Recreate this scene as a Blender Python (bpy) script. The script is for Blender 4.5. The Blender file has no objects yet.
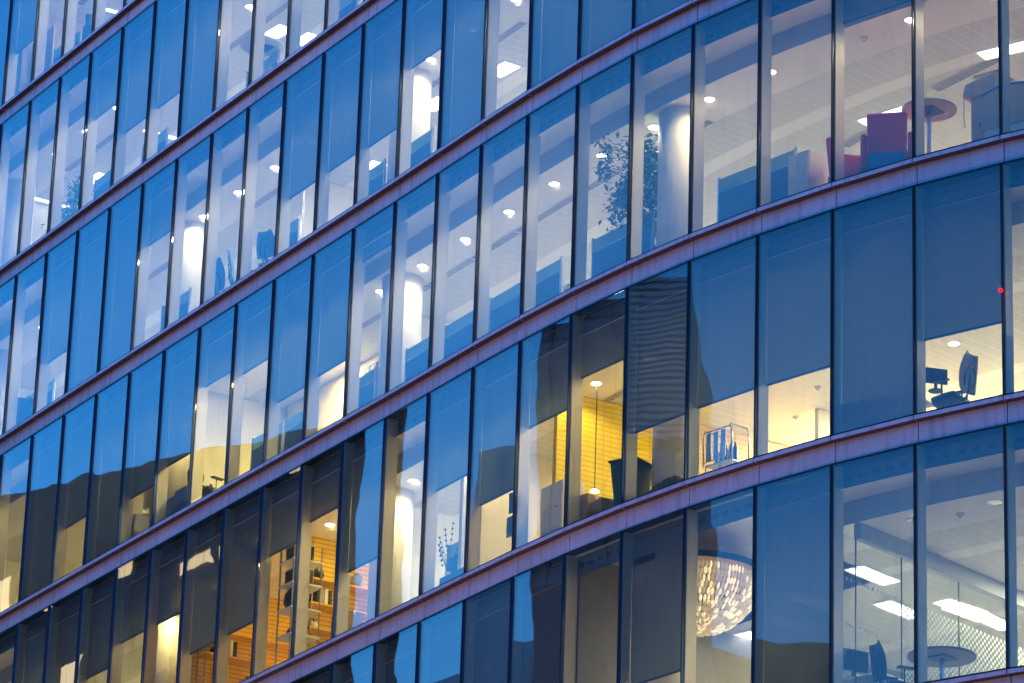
import bpy, math, random
from mathutils import Vector, Matrix
R = math.radians
random.seed(7)
scene = bpy.context.scene
C = scene.collection

# ---------------------------------------------------------------- camera
PITCH, ROLL, FPX = 0.3669, -0.0336, 4079.6
cam = bpy.data.cameras.new('camera')
cam.sensor_width = 36.0
cam.lens = FPX * 36.0 / 1024.0
cam.clip_start, cam.clip_end = 0.5, 3000.0
camo = bpy.data.objects.new('camera', cam)
C.objects.link(camo)
camo.matrix_world = (Matrix.Translation((0, 0, 1.7)) @ Matrix.Rotation(math.pi / 2 + PITCH, 4, 'X') @ Matrix.Rotation(-ROLL, 4, 'Z'))
scene.camera = camo

# ---------------------------------------------------------------- world, sun, exposure
SUN_AZ, SUN_EL = -66.0, 1.0        # after-glow in the west, behind the far end of the street
world = bpy.data.worlds.new('World')
scene.world = world
world.use_nodes = True
wn = world.node_tree.nodes; wl = world.node_tree.links
wn.clear()
sky = wn.new('ShaderNodeTexSky'); sky.sky_type = 'NISHITA'; sky.sun_disc = False
sky.sun_elevation = R(SUN_EL); sky.sun_rotation = R(SUN_AZ)
sky.air_density = 1.0; sky.dust_density = 0.3; sky.ozone_density = 4.0
tint = wn.new('ShaderNodeMix'); tint.data_type = 'RGBA'; tint.blend_type = 'MULTIPLY'; tint.inputs[0].default_value = 1.0
tint.inputs[7].default_value = (0.195, 1.05, 1.39, 1)
bg = wn.new('ShaderNodeBackground'); bg.inputs[1].default_value = 0.15
wo = wn.new('ShaderNodeOutputWorld')
wl.new(sky.outputs[0], tint.inputs[6]); wl.new(tint.outputs[2], bg.inputs[0]); wl.new(bg.outputs[0], wo.inputs[0])
sun = bpy.data.lights.new('sun', 'SUN'); sun.energy = 0.12; sun.angle = R(12); sun.color = (1, 0.62, 0.55)
suno = bpy.data.objects.new('sun', sun); C.objects.link(suno)
_d = Vector((math.sin(R(SUN_AZ)) * math.cos(R(8)), math.cos(R(SUN_AZ)) * math.cos(R(8)), math.sin(R(8))))
suno.rotation_euler = _d.to_track_quat('Z', 'Y').to_euler()
suno.location = (0, 0, 120)
vs = scene.view_settings
vs.view_transform = 'Standard'; vs.look = 'None'; vs.gamma = 1.0; vs.use_curve_mapping = False
vs.exposure = 3.0           # dusk, exposed for the dim sky
scene.cycles.use_denoising = True
scene.cycles.max_bounces = 14
scene.cycles.diffuse_bounces = 5
scene.cycles.glossy_bounces = 4
scene.cycles.transparent_max_bounces = 24
scene.cycles.sample_clamp_indirect = 6.0

# ---------------------------------------------------------------- facade geometry (metres)
NODES={-3:(10.8253,51.8522),-2:(9.4972,52.5495),-1:(8.2156,53.3289),0:(6.9854,54.1872),1:(5.8115,55.1210),2:(4.6985,56.1266),3:(3.6504,57.1997),4:(2.6701,58.3350),
 5:(1.7574,59.5253),6:(0.9069,60.7609),7:(0.1070,62.0298),8:(-0.6586,63.3197),9:(-1.4077,64.6193),10:(-2.1565,65.9190),11:(-2.9196,67.2104),12:(-3.6827,68.5018),
 13:(-4.4458,69.7932),14:(-5.2090,71.0845),15:(-5.9721,72.3759),16:(-6.7352,73.6673),17:(-7.4983,74.9587),18:(-8.2614,76.2500),19:(-9.0246,77.5414),20:(-9.7877,78.8328),
 21:(-10.5508,80.1242),22:(-11.3139,81.4155),23:(-12.0770,82.7069),24:(-12.8402,83.9983)}

H = 4.0354
ZB = 1.7 + 24.2887                 # sill of storey 4
def Z(st): return ZB + (4 - st) * H
HEAD = 3.595                       # glass head above the sill
SOFF = 3.26                        # perimeter pocket soffit
CEIL = 2.905                       # office ceiling
KMIN, KMAX = -3, 24
def bay(k):
    P = Vector(NODES[k]); Q = Vector(NODES[k + 1]); u = (Q - P).normalized()
    n = Vector((u.y, -u.x))
    if n.dot(P) < 0: n = -n
    return P, u, n
def nodenorm(k):
    a = bay(k)[2] if k + 1 in NODES else bay(k - 1)[2]
    b = bay(k - 1)[2] if k - 1 in NODES else a
    m = (a + b).normalized()
    return m / m.dot(a)
def pos(t, d, z=0.0):
    """point at facade parameter t (bays), depth d behind the cap line, height z (world)"""
    k = int(math.floor(t)); f = t - k
    if k >= KMAX: f += k - KMAX + 1; k = KMAX - 1
    if k < KMIN: f += k - KMIN; k = KMIN
    P = Vector(NODES[k]) + nodenorm(k) * d
    if f < 1e-9: v = P
    else:
        Q = Vector(NODES[k + 1]) + nodenorm(k + 1) * d
        v = P.lerp(Q, f)
    return Vector((v.x, v.y, z))
def locp(k, s, d, z):
    P, u, n = bay(k); v = P + u * s + n * d
    return Vector((v.x, v.y, z))
def bay_angle(k):
    P, u, n = bay(k)
    return math.atan2(-u.y, -u.x)   # local x = to the right along the facade, y = inward

# ---------------------------------------------------------------- mesh helper
class MB:
    def __init__(s): s.v = []; s.f = []; s.uv = []; s.mi = []; s.m = 0
    def face(s, pts, uv=None):
        i = len(s.v); s.v += [tuple(p) for p in pts]; s.f.append(list(range(i, i + len(pts))))
        s.uv += (uv if uv else [(0, 0)] * len(pts)); s.mi.append(s.m)
    def hexa(s, b, t, uvs=None):
        """b, t: four bottom and four top points, same order"""
        i = len(s.v); s.v += [tuple(p) for p in b] + [tuple(p) for p in t]
        for q in ((3, 2, 1, 0), (4, 5, 6, 7), (0, 1, 5, 4), (1, 2, 6, 5), (2, 3, 7, 6), (3, 0, 4, 7)):
            s.f.append([i + a for a in q]); s.mi.append(s.m)
            s.uv += [(0, 0)] * 4
    def box(s, x0, x1, y0, y1, z0, z1, M=None):
        b = [Vector((x0, y0, z0)), Vector((x1, y0, z0)), Vector((x1, y1, z0)), Vector((x0, y1, z0))]
        t = [Vector((x0, y0, z1)), Vector((x1, y0, z1)), Vector((x1, y1, z1)), Vector((x0, y1, z1))]
        if M: b = [M @ p for p in b]; t = [M @ p for p in t]
        s.hexa(b, t)
    def cyl(s, c, r, z0, z1, n=24, r2=None, M=None):
        r2 = r if r2 is None else r2
        i = len(s.v); c = Vector(c)
        for rr, z in ((r, z0), (r2, z1)):
            for a in range(n):
                w = 2 * math.pi * a / n
                p = Vector((c.x + rr * math.cos(w), c.y + rr * math.sin(w), z))
                s.v.append(tuple(M @ p if M else p))
        for a in range(n):
            b = (a + 1) % n
            s.f.append([i + a, i + b, i + n + b, i + n + a]); s.mi.append(s.m); s.uv += [(0, 0)] * 4
        s.f.append([i + a for a in range(n)][::-1]); s.mi.append(s.m); s.uv += [(0, 0)] * n
        s.f.append([i + n + a for a in range(n)]); s.mi.append(s.m); s.uv += [(0, 0)] * n
    def tube(s, pts, r, n=8):
        pts = [Vector(p) for p in pts]; i0 = len(s.v)
        for j, p in enumerate(pts):
            d = (pts[min(j + 1, len(pts) - 1)] - pts[max(j - 1, 0)]).normalized()
            a = d.orthogonal().normalized() if abs(d.z) > .95 else d.cross(Vector((0, 0, 1))).normalized()
            b = d.cross(a)
            rr = r[j] if isinstance(r, (list, tuple)) else r
            for q in range(n):
                w = 2 * math.pi * q / n
                s.v.append(tuple(p + a * (rr * math.cos(w)) + b * (rr * math.sin(w))))
        for j in range(len(pts) - 1):
            for q in range(n):
                w = (q + 1) % n
                s.f.append([i0 + j * n + q, i0 + j * n + w, i0 + (j + 1) * n + w, i0 + (j + 1) * n + q]); s.mi.append(s.m); s.uv += [(0, 0)] * 4
        s.f.append([i0 + q for q in range(n)][::-1]); s.mi.append(s.m); s.uv += [(0, 0)] * n
        e = i0 + (len(pts) - 1) * n
        s.f.append([e + q for q in range(n)]); s.mi.append(s.m); s.uv += [(0, 0)] * n
    def lathe(s, prof, n=24, c=(0, 0)):
        i = len(s.v)
        for r_, z in prof:
            for a in range(n):
                w = 2 * math.pi * a / n
                s.v.append((c[0] + r_ * math.cos(w), c[1] + r_ * math.sin(w), z))
        for j in range(len(prof) - 1):
            for a in range(n):
                b = (a + 1) % n
                s.f.append([i + j * n + a, i + j * n + b, i + (j + 1) * n + b, i + (j + 1) * n + a]); s.mi.append(s.m); s.uv += [(0, 0)] * 4
    def build(s, name, mat, parent=None, bevel=0.0, smooth=False, seg=2):
        me = bpy.data.meshes.new(name)
        if smooth:      # share the vertices of neighbouring faces
            seen = {}; idx = []; nv = []
            for p in s.v:
                q = (round(p[0], 4), round(p[1], 4), round(p[2], 4))
                if q not in seen: seen[q] = len(nv); nv.append(p)
                idx.append(seen[q])
            nf, nm = [], []
            for f, mi in zip(s.f, s.mi):
                g = []
                for a in f:
                    if idx[a] not in g: g.append(idx[a])
                if len(g) > 2: nf.append(g); nm.append(mi)
            s.v, s.f, s.mi, s.uv = nv, nf, nm, [(0, 0)] * sum(len(f) for f in nf)
        me.from_pydata(s.v, [], s.f)
        mats = mat if isinstance(mat, (list, tuple)) else [mat]
        for m in mats: me.materials.append(m)
        for p, mi in zip(me.polygons, s.mi): p.material_index = mi; p.use_smooth = smooth
        ul = me.uv_layers.new(name='UVMap')
        for i, q in enumerate(s.uv): ul.data[i].uv = q
        me.update()
        o = bpy.data.objects.new(name, me); C.objects.link(o)
        if parent is not None: o.parent = parent
        if bevel:
            b = o.modifiers.new('bevel', 'BEVEL'); b.width = bevel; b.segments = seg; b.limit_method = 'ANGLE'; b.angle_limit = R(40)
        return o
def empty(name, loc=(0, 0, 0), rz=0.0):
    o = bpy.data.objects.new(name, None); o.empty_display_size = .2
    o.location = loc; o.rotation_euler = (0, 0, rz); C.objects.link(o); return o
def tag(o, label, cat, group=None, kind=None):
    if label: o['label'] = label
    if cat: o['category'] = cat
    if group: o['group'] = group
    if kind: o['kind'] = kind
    return o
def at(name, st, k, s, d, z=0.0, rz=0.0):
    """Empty standing inside storey st; local x right along the facade, y inward"""
    p = locp(k, s, d, Z(st) + 0.01 + z)
    return empty(name, p, bay_angle(k) + rz)

# ---------------------------------------------------------------- materials
def mat(name): m = bpy.data.materials.new(name); m.use_nodes = True; m.node_tree.nodes.clear(); return m, m.node_tree.nodes, m.node_tree.links
def pbr(name, col, rough=.6, metal=0., var=.12, scale=6., bump=0., spec=.5, emit=None, estr=0.):
    m, n, l = mat(name)
    o = n.new('ShaderNodeOutputMaterial'); b = n.new('ShaderNodeBsdfPrincipled')
    b.inputs['Roughness'].default_value = rough; b.inputs['Metallic'].default_value = metal
    b.inputs['Specular IOR Level'].default_value = spec
    l.new(b.outputs[0], o.inputs[0])
    tc = n.new('ShaderNodeTexCoord'); ns = n.new('ShaderNodeTexNoise'); ns.inputs['Scale'].default_value = scale; ns.inputs['Detail'].default_value = 4
    l.new(tc.outputs['Object'], ns.inputs['Vector'])
    mx = n.new('ShaderNodeMix'); mx.data_type = 'RGBA'
    c = Vector(col)
    mx.inputs[6].default_value = (*(c * (1 - var)), 1); mx.inputs[7].default_value = (*[min(1, q) for q in (c * (1 + var))], 1)
    l.new(ns.outputs[0], mx.inputs[0]); l.new(mx.outputs[2], b.inputs['Base Color'])
    if bump:
        bp = n.new('ShaderNodeBump'); bp.inputs['Strength'].default_value = bump; bp.inputs['Distance'].default_value = .01
        l.new(ns.outputs[0], bp.inputs['Height']); l.new(bp.outputs[0], b.inputs['Normal'])
    if emit:
        b.inputs['Emission Color'].default_value = (*emit, 1); b.inputs['Emission Strength'].default_value = estr
    return m
def math_node(n, op, a=None, b=None):
    q = n.new('ShaderNodeMath'); q.operation = op
    if a is not None and not hasattr(a, 'links'): q.inputs[0].default_value = a
    if b is not None: q.inputs[1].default_value = b
    return q
def make_glass(name, f0, tintc, wave=0.0035, gl=(1, 1, 1)):
    m, n, l = mat(name)
    o = n.new('ShaderNodeOutputMaterial')
    g = n.new('ShaderNodeNewGeometry')
    dot = n.new('ShaderNodeVectorMath'); dot.operation = 'DOT_PRODUCT'
    l.new(g.outputs['Incoming'], dot.inputs[0]); l.new(g.outputs['Normal'], dot.inputs[1])
    ab = math_node(n, 'ABSOLUTE'); l.new(dot.outputs['Value'], ab.inputs[0])
    om = math_node(n, 'SUBTRACT', 1.0); l.new(ab.outputs[0], om.inputs[1])
    pw = math_node(n, 'POWER', None, 4.2); l.new(om.outputs[0], pw.inputs[0])
    ma = math_node(n, 'MULTIPLY_ADD', None, 1 - f0); ma.inputs[2].default_value = f0; l.new(pw.outputs[0], ma.inputs[0])
    tr = n.new('ShaderNodeBsdfTransparent'); tr.inputs[0].default_value = (*tintc, 1)
    gs = n.new('ShaderNodeBsdfGlossy'); gs.inputs['Roughness'].default_value = 0.0; gs.inputs[0].default_value = (*gl, 1)
    mx = n.new('ShaderNodeMixShader')
    l.new(ma.outputs[0], mx.inputs[0]); l.new(tr.outputs[0], mx.inputs[1]); l.new(gs.outputs[0], mx.inputs[2])
    # faint dust and rain streaks
    tcd = n.new('ShaderNodeTexCoord'); mp = n.new('ShaderNodeMapping'); mp.inputs['Scale'].default_value = (7, 7, .7); l.new(tcd.outputs['Object'], mp.inputs[0])
    nd = n.new('ShaderNodeTexNoise'); nd.inputs['Scale'].default_value = 1.0; nd.inputs['Detail'].default_value = 5; l.new(mp.outputs[0], nd.inputs['Vector'])
    mr = n.new('ShaderNodeMapRange'); mr.inputs[1].default_value = .5; mr.inputs[2].default_value = .85; mr.inputs[3].default_value = .004; mr.inputs[4].default_value = .05; l.new(nd.outputs[0], mr.inputs[0])
    df = n.new('ShaderNodeBsdfDiffuse'); df.inputs[0].default_value = (.45, .45, .45, 1)
    m2 = n.new('ShaderNodeMixShader'); l.new(mr.outputs[0], m2.inputs[0]); l.new(mx.outputs[0], m2.inputs[1]); l.new(df.outputs[0], m2.inputs[2]); l.new(m2.outputs[0], o.inputs[0])
    if wave:
        tc = n.new('ShaderNodeTexCoord'); ns = n.new('ShaderNodeTexNoise'); ns.inputs['Scale'].default_value = .55; ns.inputs['Detail'].default_value = 1.5
        l.new(tc.outputs['Object'], ns.inputs['Vector'])
        bp = n.new('ShaderNodeBump'); bp.inputs['Strength'].default_value = 1.0; bp.inputs['Distance'].default_value = wave
        l.new(ns.outputs[0], bp.inputs['Height']); l.new(bp.outputs[0], gs.inputs['Normal'])
    return m
M = {}
M['glass'] = make_glass('window_glass', .062, (.83, .86, .86))
M['inner_glass'] = make_glass('partition_glass', .04, (.90, .94, .93), 0)
M['fin'] = pbr('navy_mullion', (.03, .09, .23), .3, .5, .1, 3)
M['gasket'] = pbr('black_gasket', (.008, .008, .014), .6, 0, .1)
M['jamb'] = pbr('cream_jamb', (.60, .55, .44), .5, 0, .03, 3)
M['panel'] = pbr('lilac_metal_panel', (.84, .52, .64), .45, .15, .06, 1.4, .02)
M['lip'] = pbr('lilac_metal_ledge', (.80, .52, .66), .36, .2, .06, 1.8, .02)
def cladding(name, c, rough):
    m, n, l = mat(name)
    o = n.new('ShaderNodeOutputMaterial'); b = n.new('ShaderNodeBsdfPrincipled'); b.inputs['Metallic'].default_value = .2
    tc = n.new('ShaderNodeTexCoord'); mp = n.new('ShaderNodeMapping'); mp.inputs['Scale'].default_value = (9, 9, 1.2); l.new(tc.outputs['Object'], mp.inputs[0])
    a = n.new('ShaderNodeTexNoise'); a.inputs['Scale'].default_value = 1.0; a.inputs['Detail'].default_value = 6; l.new(mp.outputs[0], a.inputs['Vector'])
    g = n.new('ShaderNodeTexNoise'); g.inputs['Scale'].default_value = .8; g.inputs['Detail'].default_value = 3; l.new(tc.outputs['Object'], g.inputs['Vector'])
    x = n.new('ShaderNodeMix'); x.data_type = 'RGBA'; x.inputs[6].default_value = (*[q * .72 for q in c], 1); x.inputs[7].default_value = (*c, 1)
    mr = n.new('ShaderNodeMapRange'); mr.inputs[1].default_value = .28; mr.inputs[2].default_value = .52; l.new(a.outputs[0], mr.inputs[0]); l.new(mr.outputs[0], x.inputs[0])
    y = n.new('ShaderNodeMix'); y.data_type = 'RGBA'; y.blend_type = 'MULTIPLY'; y.inputs[0].default_value = .35; l.new(x.outputs[2], y.inputs[6]); l.new(g.outputs[0], y.inputs[7]); l.new(y.outputs[2], b.inputs['Base Color'])
    b.inputs['Roughness'].default_value = rough; bp = n.new('ShaderNodeBump'); bp.inputs['Strength'].default_value = .15; bp.inputs['Distance'].default_value = .02; l.new(g.outputs[0], bp.inputs['Height']); l.new(bp.outputs[0], b.inputs['Normal'])
    l.new(b.outputs[0], o.inputs[0]); return m
M['panel'] = cladding('lilac_metal_panel', (.90, .62, .74), .45)
M['lip'] = cladding('lilac_metal_ledge', (.92, .64, .78), .36)
M['liplow'] = pbr('shaded_ledge_underside', (.07, .045, .06), .5, 0, .1, 2)  # shade below the ledge, painted as a dark colour on its bottom faces
M['plaster'] = pbr('white_plaster_ceiling', (.80, .77, .74), .8, 0, .02, 2)
M['wallwhite'] = pbr('cream_wall_paint', (.78, .74, .64), .7, 0, .03, 1)
M['walltan'] = pbr('tan_wall', (.62, .50, .36), .7, 0, .05, 1)
M['floor'] = pbr('office_carpet', (.34, .33, .33), .95, 0, .15, 40)
M['downstand'] = pbr('grey_downstand', (.42, .46, .50), .6, 0, .03)
M['col'] = pbr('white_column_paint', (.82, .79, .72), .55, 0, .02)
M['white'] = pbr('white_laminate', (.78, .77, .74), .4, 0, .03)
M['grey'] = pbr('grey_plastic', (.25, .26, .28), .5)
M['dark'] = pbr('dark_plastic', (.03, .032, .04), .45)
M['chrome'] = pbr('brushed_steel', (.6, .62, .65), .25, .9, .05)
M['blue'] = pbr('blue_screen_fabric', (.10, .24, .42), .85, 0, .08, 30)
M['red'] = pbr('red_upholstery', (.74, .045, .075), .8, 0, .12, 25, .1)
M['darkwood'] = pbr('dark_table_top', (.10, .08, .075), .4, 0, .1, 5)
M['wood'] = pbr('pale_wood', (.50, .34, .19), .5, 0, .2, 8)
M['cardboard'] = pbr('cardboard', (.40, .26, .13), .85, 0, .1, 10)
M['leaf'] = pbr('leaf_green', (.05, .14, .03), .45, 0, .45, 9)
M['leaf2'] = pbr('leaf_green_light', (.12, .24, .04), .45, 0, .35, 9)
M['bark'] = pbr('bark', (.12, .08, .05), .9)
M['green'] = pbr('green_bin_plastic', (.03, .09, .055), .45)
M['paper'] = pbr('paper', (.75, .72, .66), .8, 0, .1, 20)
M['orange'] = pbr('orange_shelf', (.78, .46, .06), .6, 0, .1, 5)
M['emit_warm'] = pbr('warm_lamp', (.9, .9, .9), .5, emit=(1, .86, .62), estr=4.0)
M['emit_white'] = pbr('white_lamp', (.9, .9, .9), .5, emit=(1, .93, .80), estr=.9)
M['emit_dim'] = pbr('dim_lamp', (.9, .9, .9), .5, emit=(1, .9, .75), estr=.28)
M['asphalt'] = pbr('asphalt', (.05, .05, .052), .9, 0, .2, 3)
M['paving'] = pbr('paving', (.22, .21, .2), .9, 0, .15, 2)
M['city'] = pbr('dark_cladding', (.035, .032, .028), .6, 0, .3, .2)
M['citydark'] = pbr('dark_roof', (.02, .02, .022), .8, 0, .3, .2)

def ceiling_tiles():
    """metal ceiling planks: thin pale joints across the office every quarter metre (uv.x along the facade, uv.y inward)"""
    m, n, l = mat('metal_plank_ceiling')
    o = n.new('ShaderNodeOutputMaterial'); b = n.new('ShaderNodeBsdfPrincipled'); b.inputs['Roughness'].default_value = .6
    uv = n.new('ShaderNodeUVMap'); sp = n.new('ShaderNodeSeparateXYZ'); l.new(uv.outputs[0], sp.inputs[0])
    md = math_node(n, 'PINGPONG', None, .125); l.new(sp.outputs[0], md.inputs[0])
    lt = math_node(n, 'LESS_THAN', None, .007); l.new(md.outputs[0], lt.inputs[0])
    # smooth band along the facade
    a = math_node(n, 'PINGPONG', None, 1.4); l.new(sp.outputs[1], a.inputs[0])
    bd = math_node(n, 'LESS_THAN', None, .16); l.new(a.outputs[0], bd.inputs[0])
    mx = n.new('ShaderNodeMix'); mx.data_type = 'RGBA'; mx.inputs[6].default_value = (.60, .60, .57, 1); mx.inputs[7].default_value = (.80, .79, .75, 1)
    mxx = math_node(n, 'MAXIMUM'); l.new(lt.outputs[0], mxx.inputs[0]); l.new(bd.outputs[0], mxx.inputs[1])
    l.new(mxx.outputs[0], mx.inputs[0]); l.new(mx.outputs[2], b.inputs['Base Color']); l.new(b.outputs[0], o.inputs[0])
    return m
M['tiles'] = ceiling_tiles()
def head_panel():
    """panel behind the glass head with rows of short slot vents (uv.x 0..1.5 per bay, uv.y up)"""
    m, n, l = mat('slotted_head_panel')
    o = n.new('ShaderNodeOutputMaterial'); b = n.new('ShaderNodeBsdfPrincipled'); b.inputs['Roughness'].default_value = .6
    uv = n.new('ShaderNodeUVMap'); sp = n.new('ShaderNodeSeparateXYZ'); l.new(uv.outputs[0], sp.inputs[0])
    x = math_node(n, 'MODULO', None, .25); l.new(sp.outputs[0], x.inputs[0])
    xa = math_node(n, 'GREATER_THAN', None, .05); l.new(x.outputs[0], xa.inputs[0])
    xb = math_node(n, 'LESS_THAN', None, .2); l.new(x.outputs[0], xb.inputs[0])
    ya = math_node(n, 'GREATER_THAN', None, .14); l.new(sp.outputs[1], ya.inputs[0])
    yb = math_node(n, 'LESS_THAN', None, .215); l.new(sp.outputs[1], yb.inputs[0])
    yw = math_node(n, 'PINGPONG', None, .0125); l.new(sp.outputs[1], yw.inputs[0])
    yc = math_node(n, 'LESS_THAN', None, .006); l.new(yw.outputs[0], yc.inputs[0])
    prev = xa
    for q in (xb, ya, yb, yc):
        w = math_node(n, 'MULTIPLY'); l.new(prev.outputs[0], w.inputs[0]); l.new(q.outputs[0], w.inputs[1]); prev = w
    mx = n.new('ShaderNodeMix'); mx.data_type = 'RGBA'; mx.inputs[6].default_value = (.16, .20, .25, 1); mx.inputs[7].default_value = (.02, .03, .05, 1)
    l.new(prev.outputs[0], mx.inputs[0]); l.new(mx.outputs[2], b.inputs['Base Color']); l.new(b.outputs[0], o.inputs[0])
    return m
M['head'] = head_panel()
def blind_mat():
    m, n, l = mat('roller_blind_fabric')
    o = n.new('ShaderNodeOutputMaterial')
    d = n.new('ShaderNodeBsdfDiffuse'); d.inputs[0].default_value = (.30, .31, .33, 1)
    t = n.new('ShaderNodeBsdfTranslucent'); t.inputs[0].default_value = (.36, .43, .42, 1)
    p = n.new('ShaderNodeBsdfTransparent'); p.inputs[0].default_value = (1, 1, 1, 1)
    a = n.new('ShaderNodeMixShader'); a.inputs[0].default_value = .36
    c = n.new('ShaderNodeMixShader'); c.inputs[0].default_value = .055
    # very fine weave: slight brightness variation in broad vertical bands
    l.new(d.outputs[0], a.inputs[1]); l.new(t.outputs[0], a.inputs[2]); l.new(a.outputs[0], c.inputs[1]); l.new(p.outputs[0], c.inputs[2]); l.new(c.outputs[0], o.inputs[0])
    tc = n.new('ShaderNodeTexCoord'); ns = n.new('ShaderNodeTexNoise'); ns.inputs['Scale'].default_value = 1.2; ns.inputs['Detail'].default_value = 3
    l.new(tc.outputs['Object'], ns.inputs['Vector'])
    cr = n.new('ShaderNodeMix'); cr.data_type = 'RGBA'; cr.inputs[6].default_value = (.26, .27, .29, 1); cr.inputs[7].default_value = (.36, .37, .385, 1)
    l.new(ns.outputs[0], cr.inputs[0]); l.new(cr.outputs[2], d.inputs[0])
    return m
M['blind'] = blind_mat()
def lines_mat(name, c1, c2, pitch, width, axis='z', second=0):
    m, n, l = mat(name)
    o = n.new('ShaderNodeOutputMaterial'); b = n.new('ShaderNodeBsdfPrincipled'); b.inputs['Roughness'].default_value = .6
    tc = n.new('ShaderNodeTexCoord'); sp = n.new('ShaderNodeSeparateXYZ'); l.new(tc.outputs['Object'], sp.inputs[0])
    a = math_node(n, 'PINGPONG', None, pitch / 2); l.new(sp.outputs['xyz'.index(axis)], a.inputs[0])
    lt = math_node(n, 'LESS_THAN', None, width / 2); l.new(a.outputs[0], lt.inputs[0])
    last = lt
    if second:
        a2 = math_node(n, 'PINGPONG', None, second / 2); l.new(sp.outputs[1], a2.inputs[0])
        l2 = math_node(n, 'LESS_THAN', None, width / 2); l.new(a2.outputs[0], l2.inputs[0])
        last = math_node(n, 'MAXIMUM'); l.new(lt.outputs[0], last.inputs[0]); l.new(l2.outputs[0], last.inputs[1])
    ns = n.new('ShaderNodeTexNoise'); ns.inputs['Scale'].default_value = 1.5; l.new(tc.outputs['Object'], ns.inputs['Vector'])
    v = n.new('ShaderNodeMix'); v.data_type = 'RGBA'; v.inputs[6].default_value = (*c1, 1); v.inputs[7].default_value = (*[q * .86 for q in c1], 1); l.new(ns.outputs[0], v.inputs[0])
    mx = n.new('ShaderNodeMix'); mx.data_type = 'RGBA'; mx.inputs[7].default_value = (*c2, 1); l.new(v.outputs[2], mx.inputs[6])
    l.new(last.outputs[0], mx.inputs[0]); l.new(mx.outputs[2], b.inputs['Base Color']); l.new(b.outputs[0], o.inputs[0])
    return m
M['brick_yellow'] = lines_mat('yellow_glazed_block', (.90, .66, .012), (.62, .42, .01), .085, .022, 'z', .9)
M['brick_orange'] = lines_mat('amber_boarding', (.80, .56, .045), (.46, .27, .02), .085, .02)
M['brick_tan'] = lines_mat('tan_block', (.66, .52, .34), (.50, .37, .22), .085, .02)
M['brick_cream'] = lines_mat('cream_block', (.70, .58, .32), (.58, .46, .24), .2, .015, 'z', .45)
M['wood_slats'] = lines_mat('vertical_wood_slats', (.62, .44, .28), (.40, .26, .15), .09, .02, 'x')

# ---------------------------------------------------------------- which windows the photo shows, and how far each roller blind is down
# height of the blind's lower edge above the sill; 0.02 = fully down
BL = {(1,21):1.28,(1,22):.02,
 (2,15):.02,(2,16):1.235,(2,17):1.235,(2,18):2.106,
 (3,4):.02,(3,5):.02,(3,6):.02,(3,8):.02,(3,9):2.164,(3,10):1.171,(3,11):1.215,(3,12):1.205,(3,16):2.276,(3,17):.02,(3,18):.02,(3,19):1.165,
 (4,1):2.697,(4,10):2.98,(4,11):1.26,(4,12):1.21,(4,13):2.215,(4,14):2.424,(4,15):1.24,(4,16):1.01,(4,17):.02,(4,18):1.21,(4,19):.02,
 (5,0):1.212,(5,1):.02,(5,2):1.2,(5,3):1.213,(5,4):1.205,(5,5):2.533,(5,6):2.116,(5,7):1.2,(5,8):1.867,(5,10):1.22,(5,11):2.543,(5,12):2.296,(5,13):1.188,(5,14):1.182,(5,15):2.121,(5,16):2.127,(5,17):1.753,(5,18):1.5,(5,19):1.2,
 (6,2):.02,(6,4):1.148,(6,6):.02,(6,7):.02,(6,8):.02,(6,9):.02,(6,10):.02}
VIS = {1:(17,22),2:(10,22),3:(4,22),4:(-1,21),5:(-1,20),6:(-1,10)}
ORD = ['zeroth','first','second','third','fourth','fifth','sixth','seventh','eighth','ninth','tenth','eleventh','twelfth']
STO = {1:'top left storey',2:'second storey down',3:'third storey down',4:'fourth storey down',5:'fifth storey down',6:'lowest storey'}
def where(st, k):
    lo, hi = VIS[st]; k = max(lo, min(hi, k))
    fl, fr = hi - k + 1, k - lo + 1
    return (ORD[fl] + ' window from the left' if fl < fr else ORD[fr] + ' window from the right') + ', ' + STO[st]

# ---------------------------------------------------------------- ground, street, pavement
g = MB(); g.face([(-900, -900, 0), (900, -900, 0), (900, 1100, 0), (-900, 1100, 0)]); tag(g.build('ground', M['paving']), None, None, kind='structure')
g = MB()
for k in range(KMIN, KMAX):
    g.face([pos(k, -4.5, .012), pos(k, -16, .012), pos(k + 1, -16, .012), pos(k + 1, -4.5, .012)])
tag(g.build('road', M['asphalt']), None, None, kind='structure')
g = MB()
for k in range(KMIN, KMAX):
    g.hexa([pos(k, -4.5, 0.02), pos(k, 0.3, 0.02), pos(k + 1, .3, .02), pos(k + 1, -4.5, .02)], [pos(k, -4.5, .13), pos(k, .3, .13), pos(k + 1, .3, .13), pos(k + 1, -4.5, .13)])
tag(g.build('pavement', M['paving']), None, None, kind='structure')

# ---------------------------------------------------------------- the office building
B = tag(empty('office_building', pos(10, 0, 0)), 'curved glass office block with lilac metal ledges and lit rooms behind blinds', 'office building')
def under(o):
    o.parent = B; o.matrix_parent_inverse = Matrix.Translation(-B.location); return o
def strip(mb, k0, k1, d0, d1, z0, z1, gap=0.0):
    for k in range(k0, k1):
        a, b = k + gap, k + 1 - gap
        mb.hexa([pos(a, d0, z0), pos(a, d1, z0), pos(b, d1, z0), pos(b, d0, z0)], [pos(a, d0, z1), pos(a, d1, z1), pos(b, d1, z1), pos(b, d0, z1)])
def flat(mb, k0, k1, d0, d1, z, up=False):
    for k in range(k0, k1):
        pts = [pos(k, d0, z), pos(k + 1, d0, z), pos(k + 1, d1, z), pos(k, d1, z)]
        uv = [(k * 1.5, d0), (k * 1.5 + 1.5, d0), (k * 1.5 + 1.5, d1), (k * 1.5, d1)]
        mb.face(pts, uv)
ST0, ST1 = 0, 8
DEEP = 8.5
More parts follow.
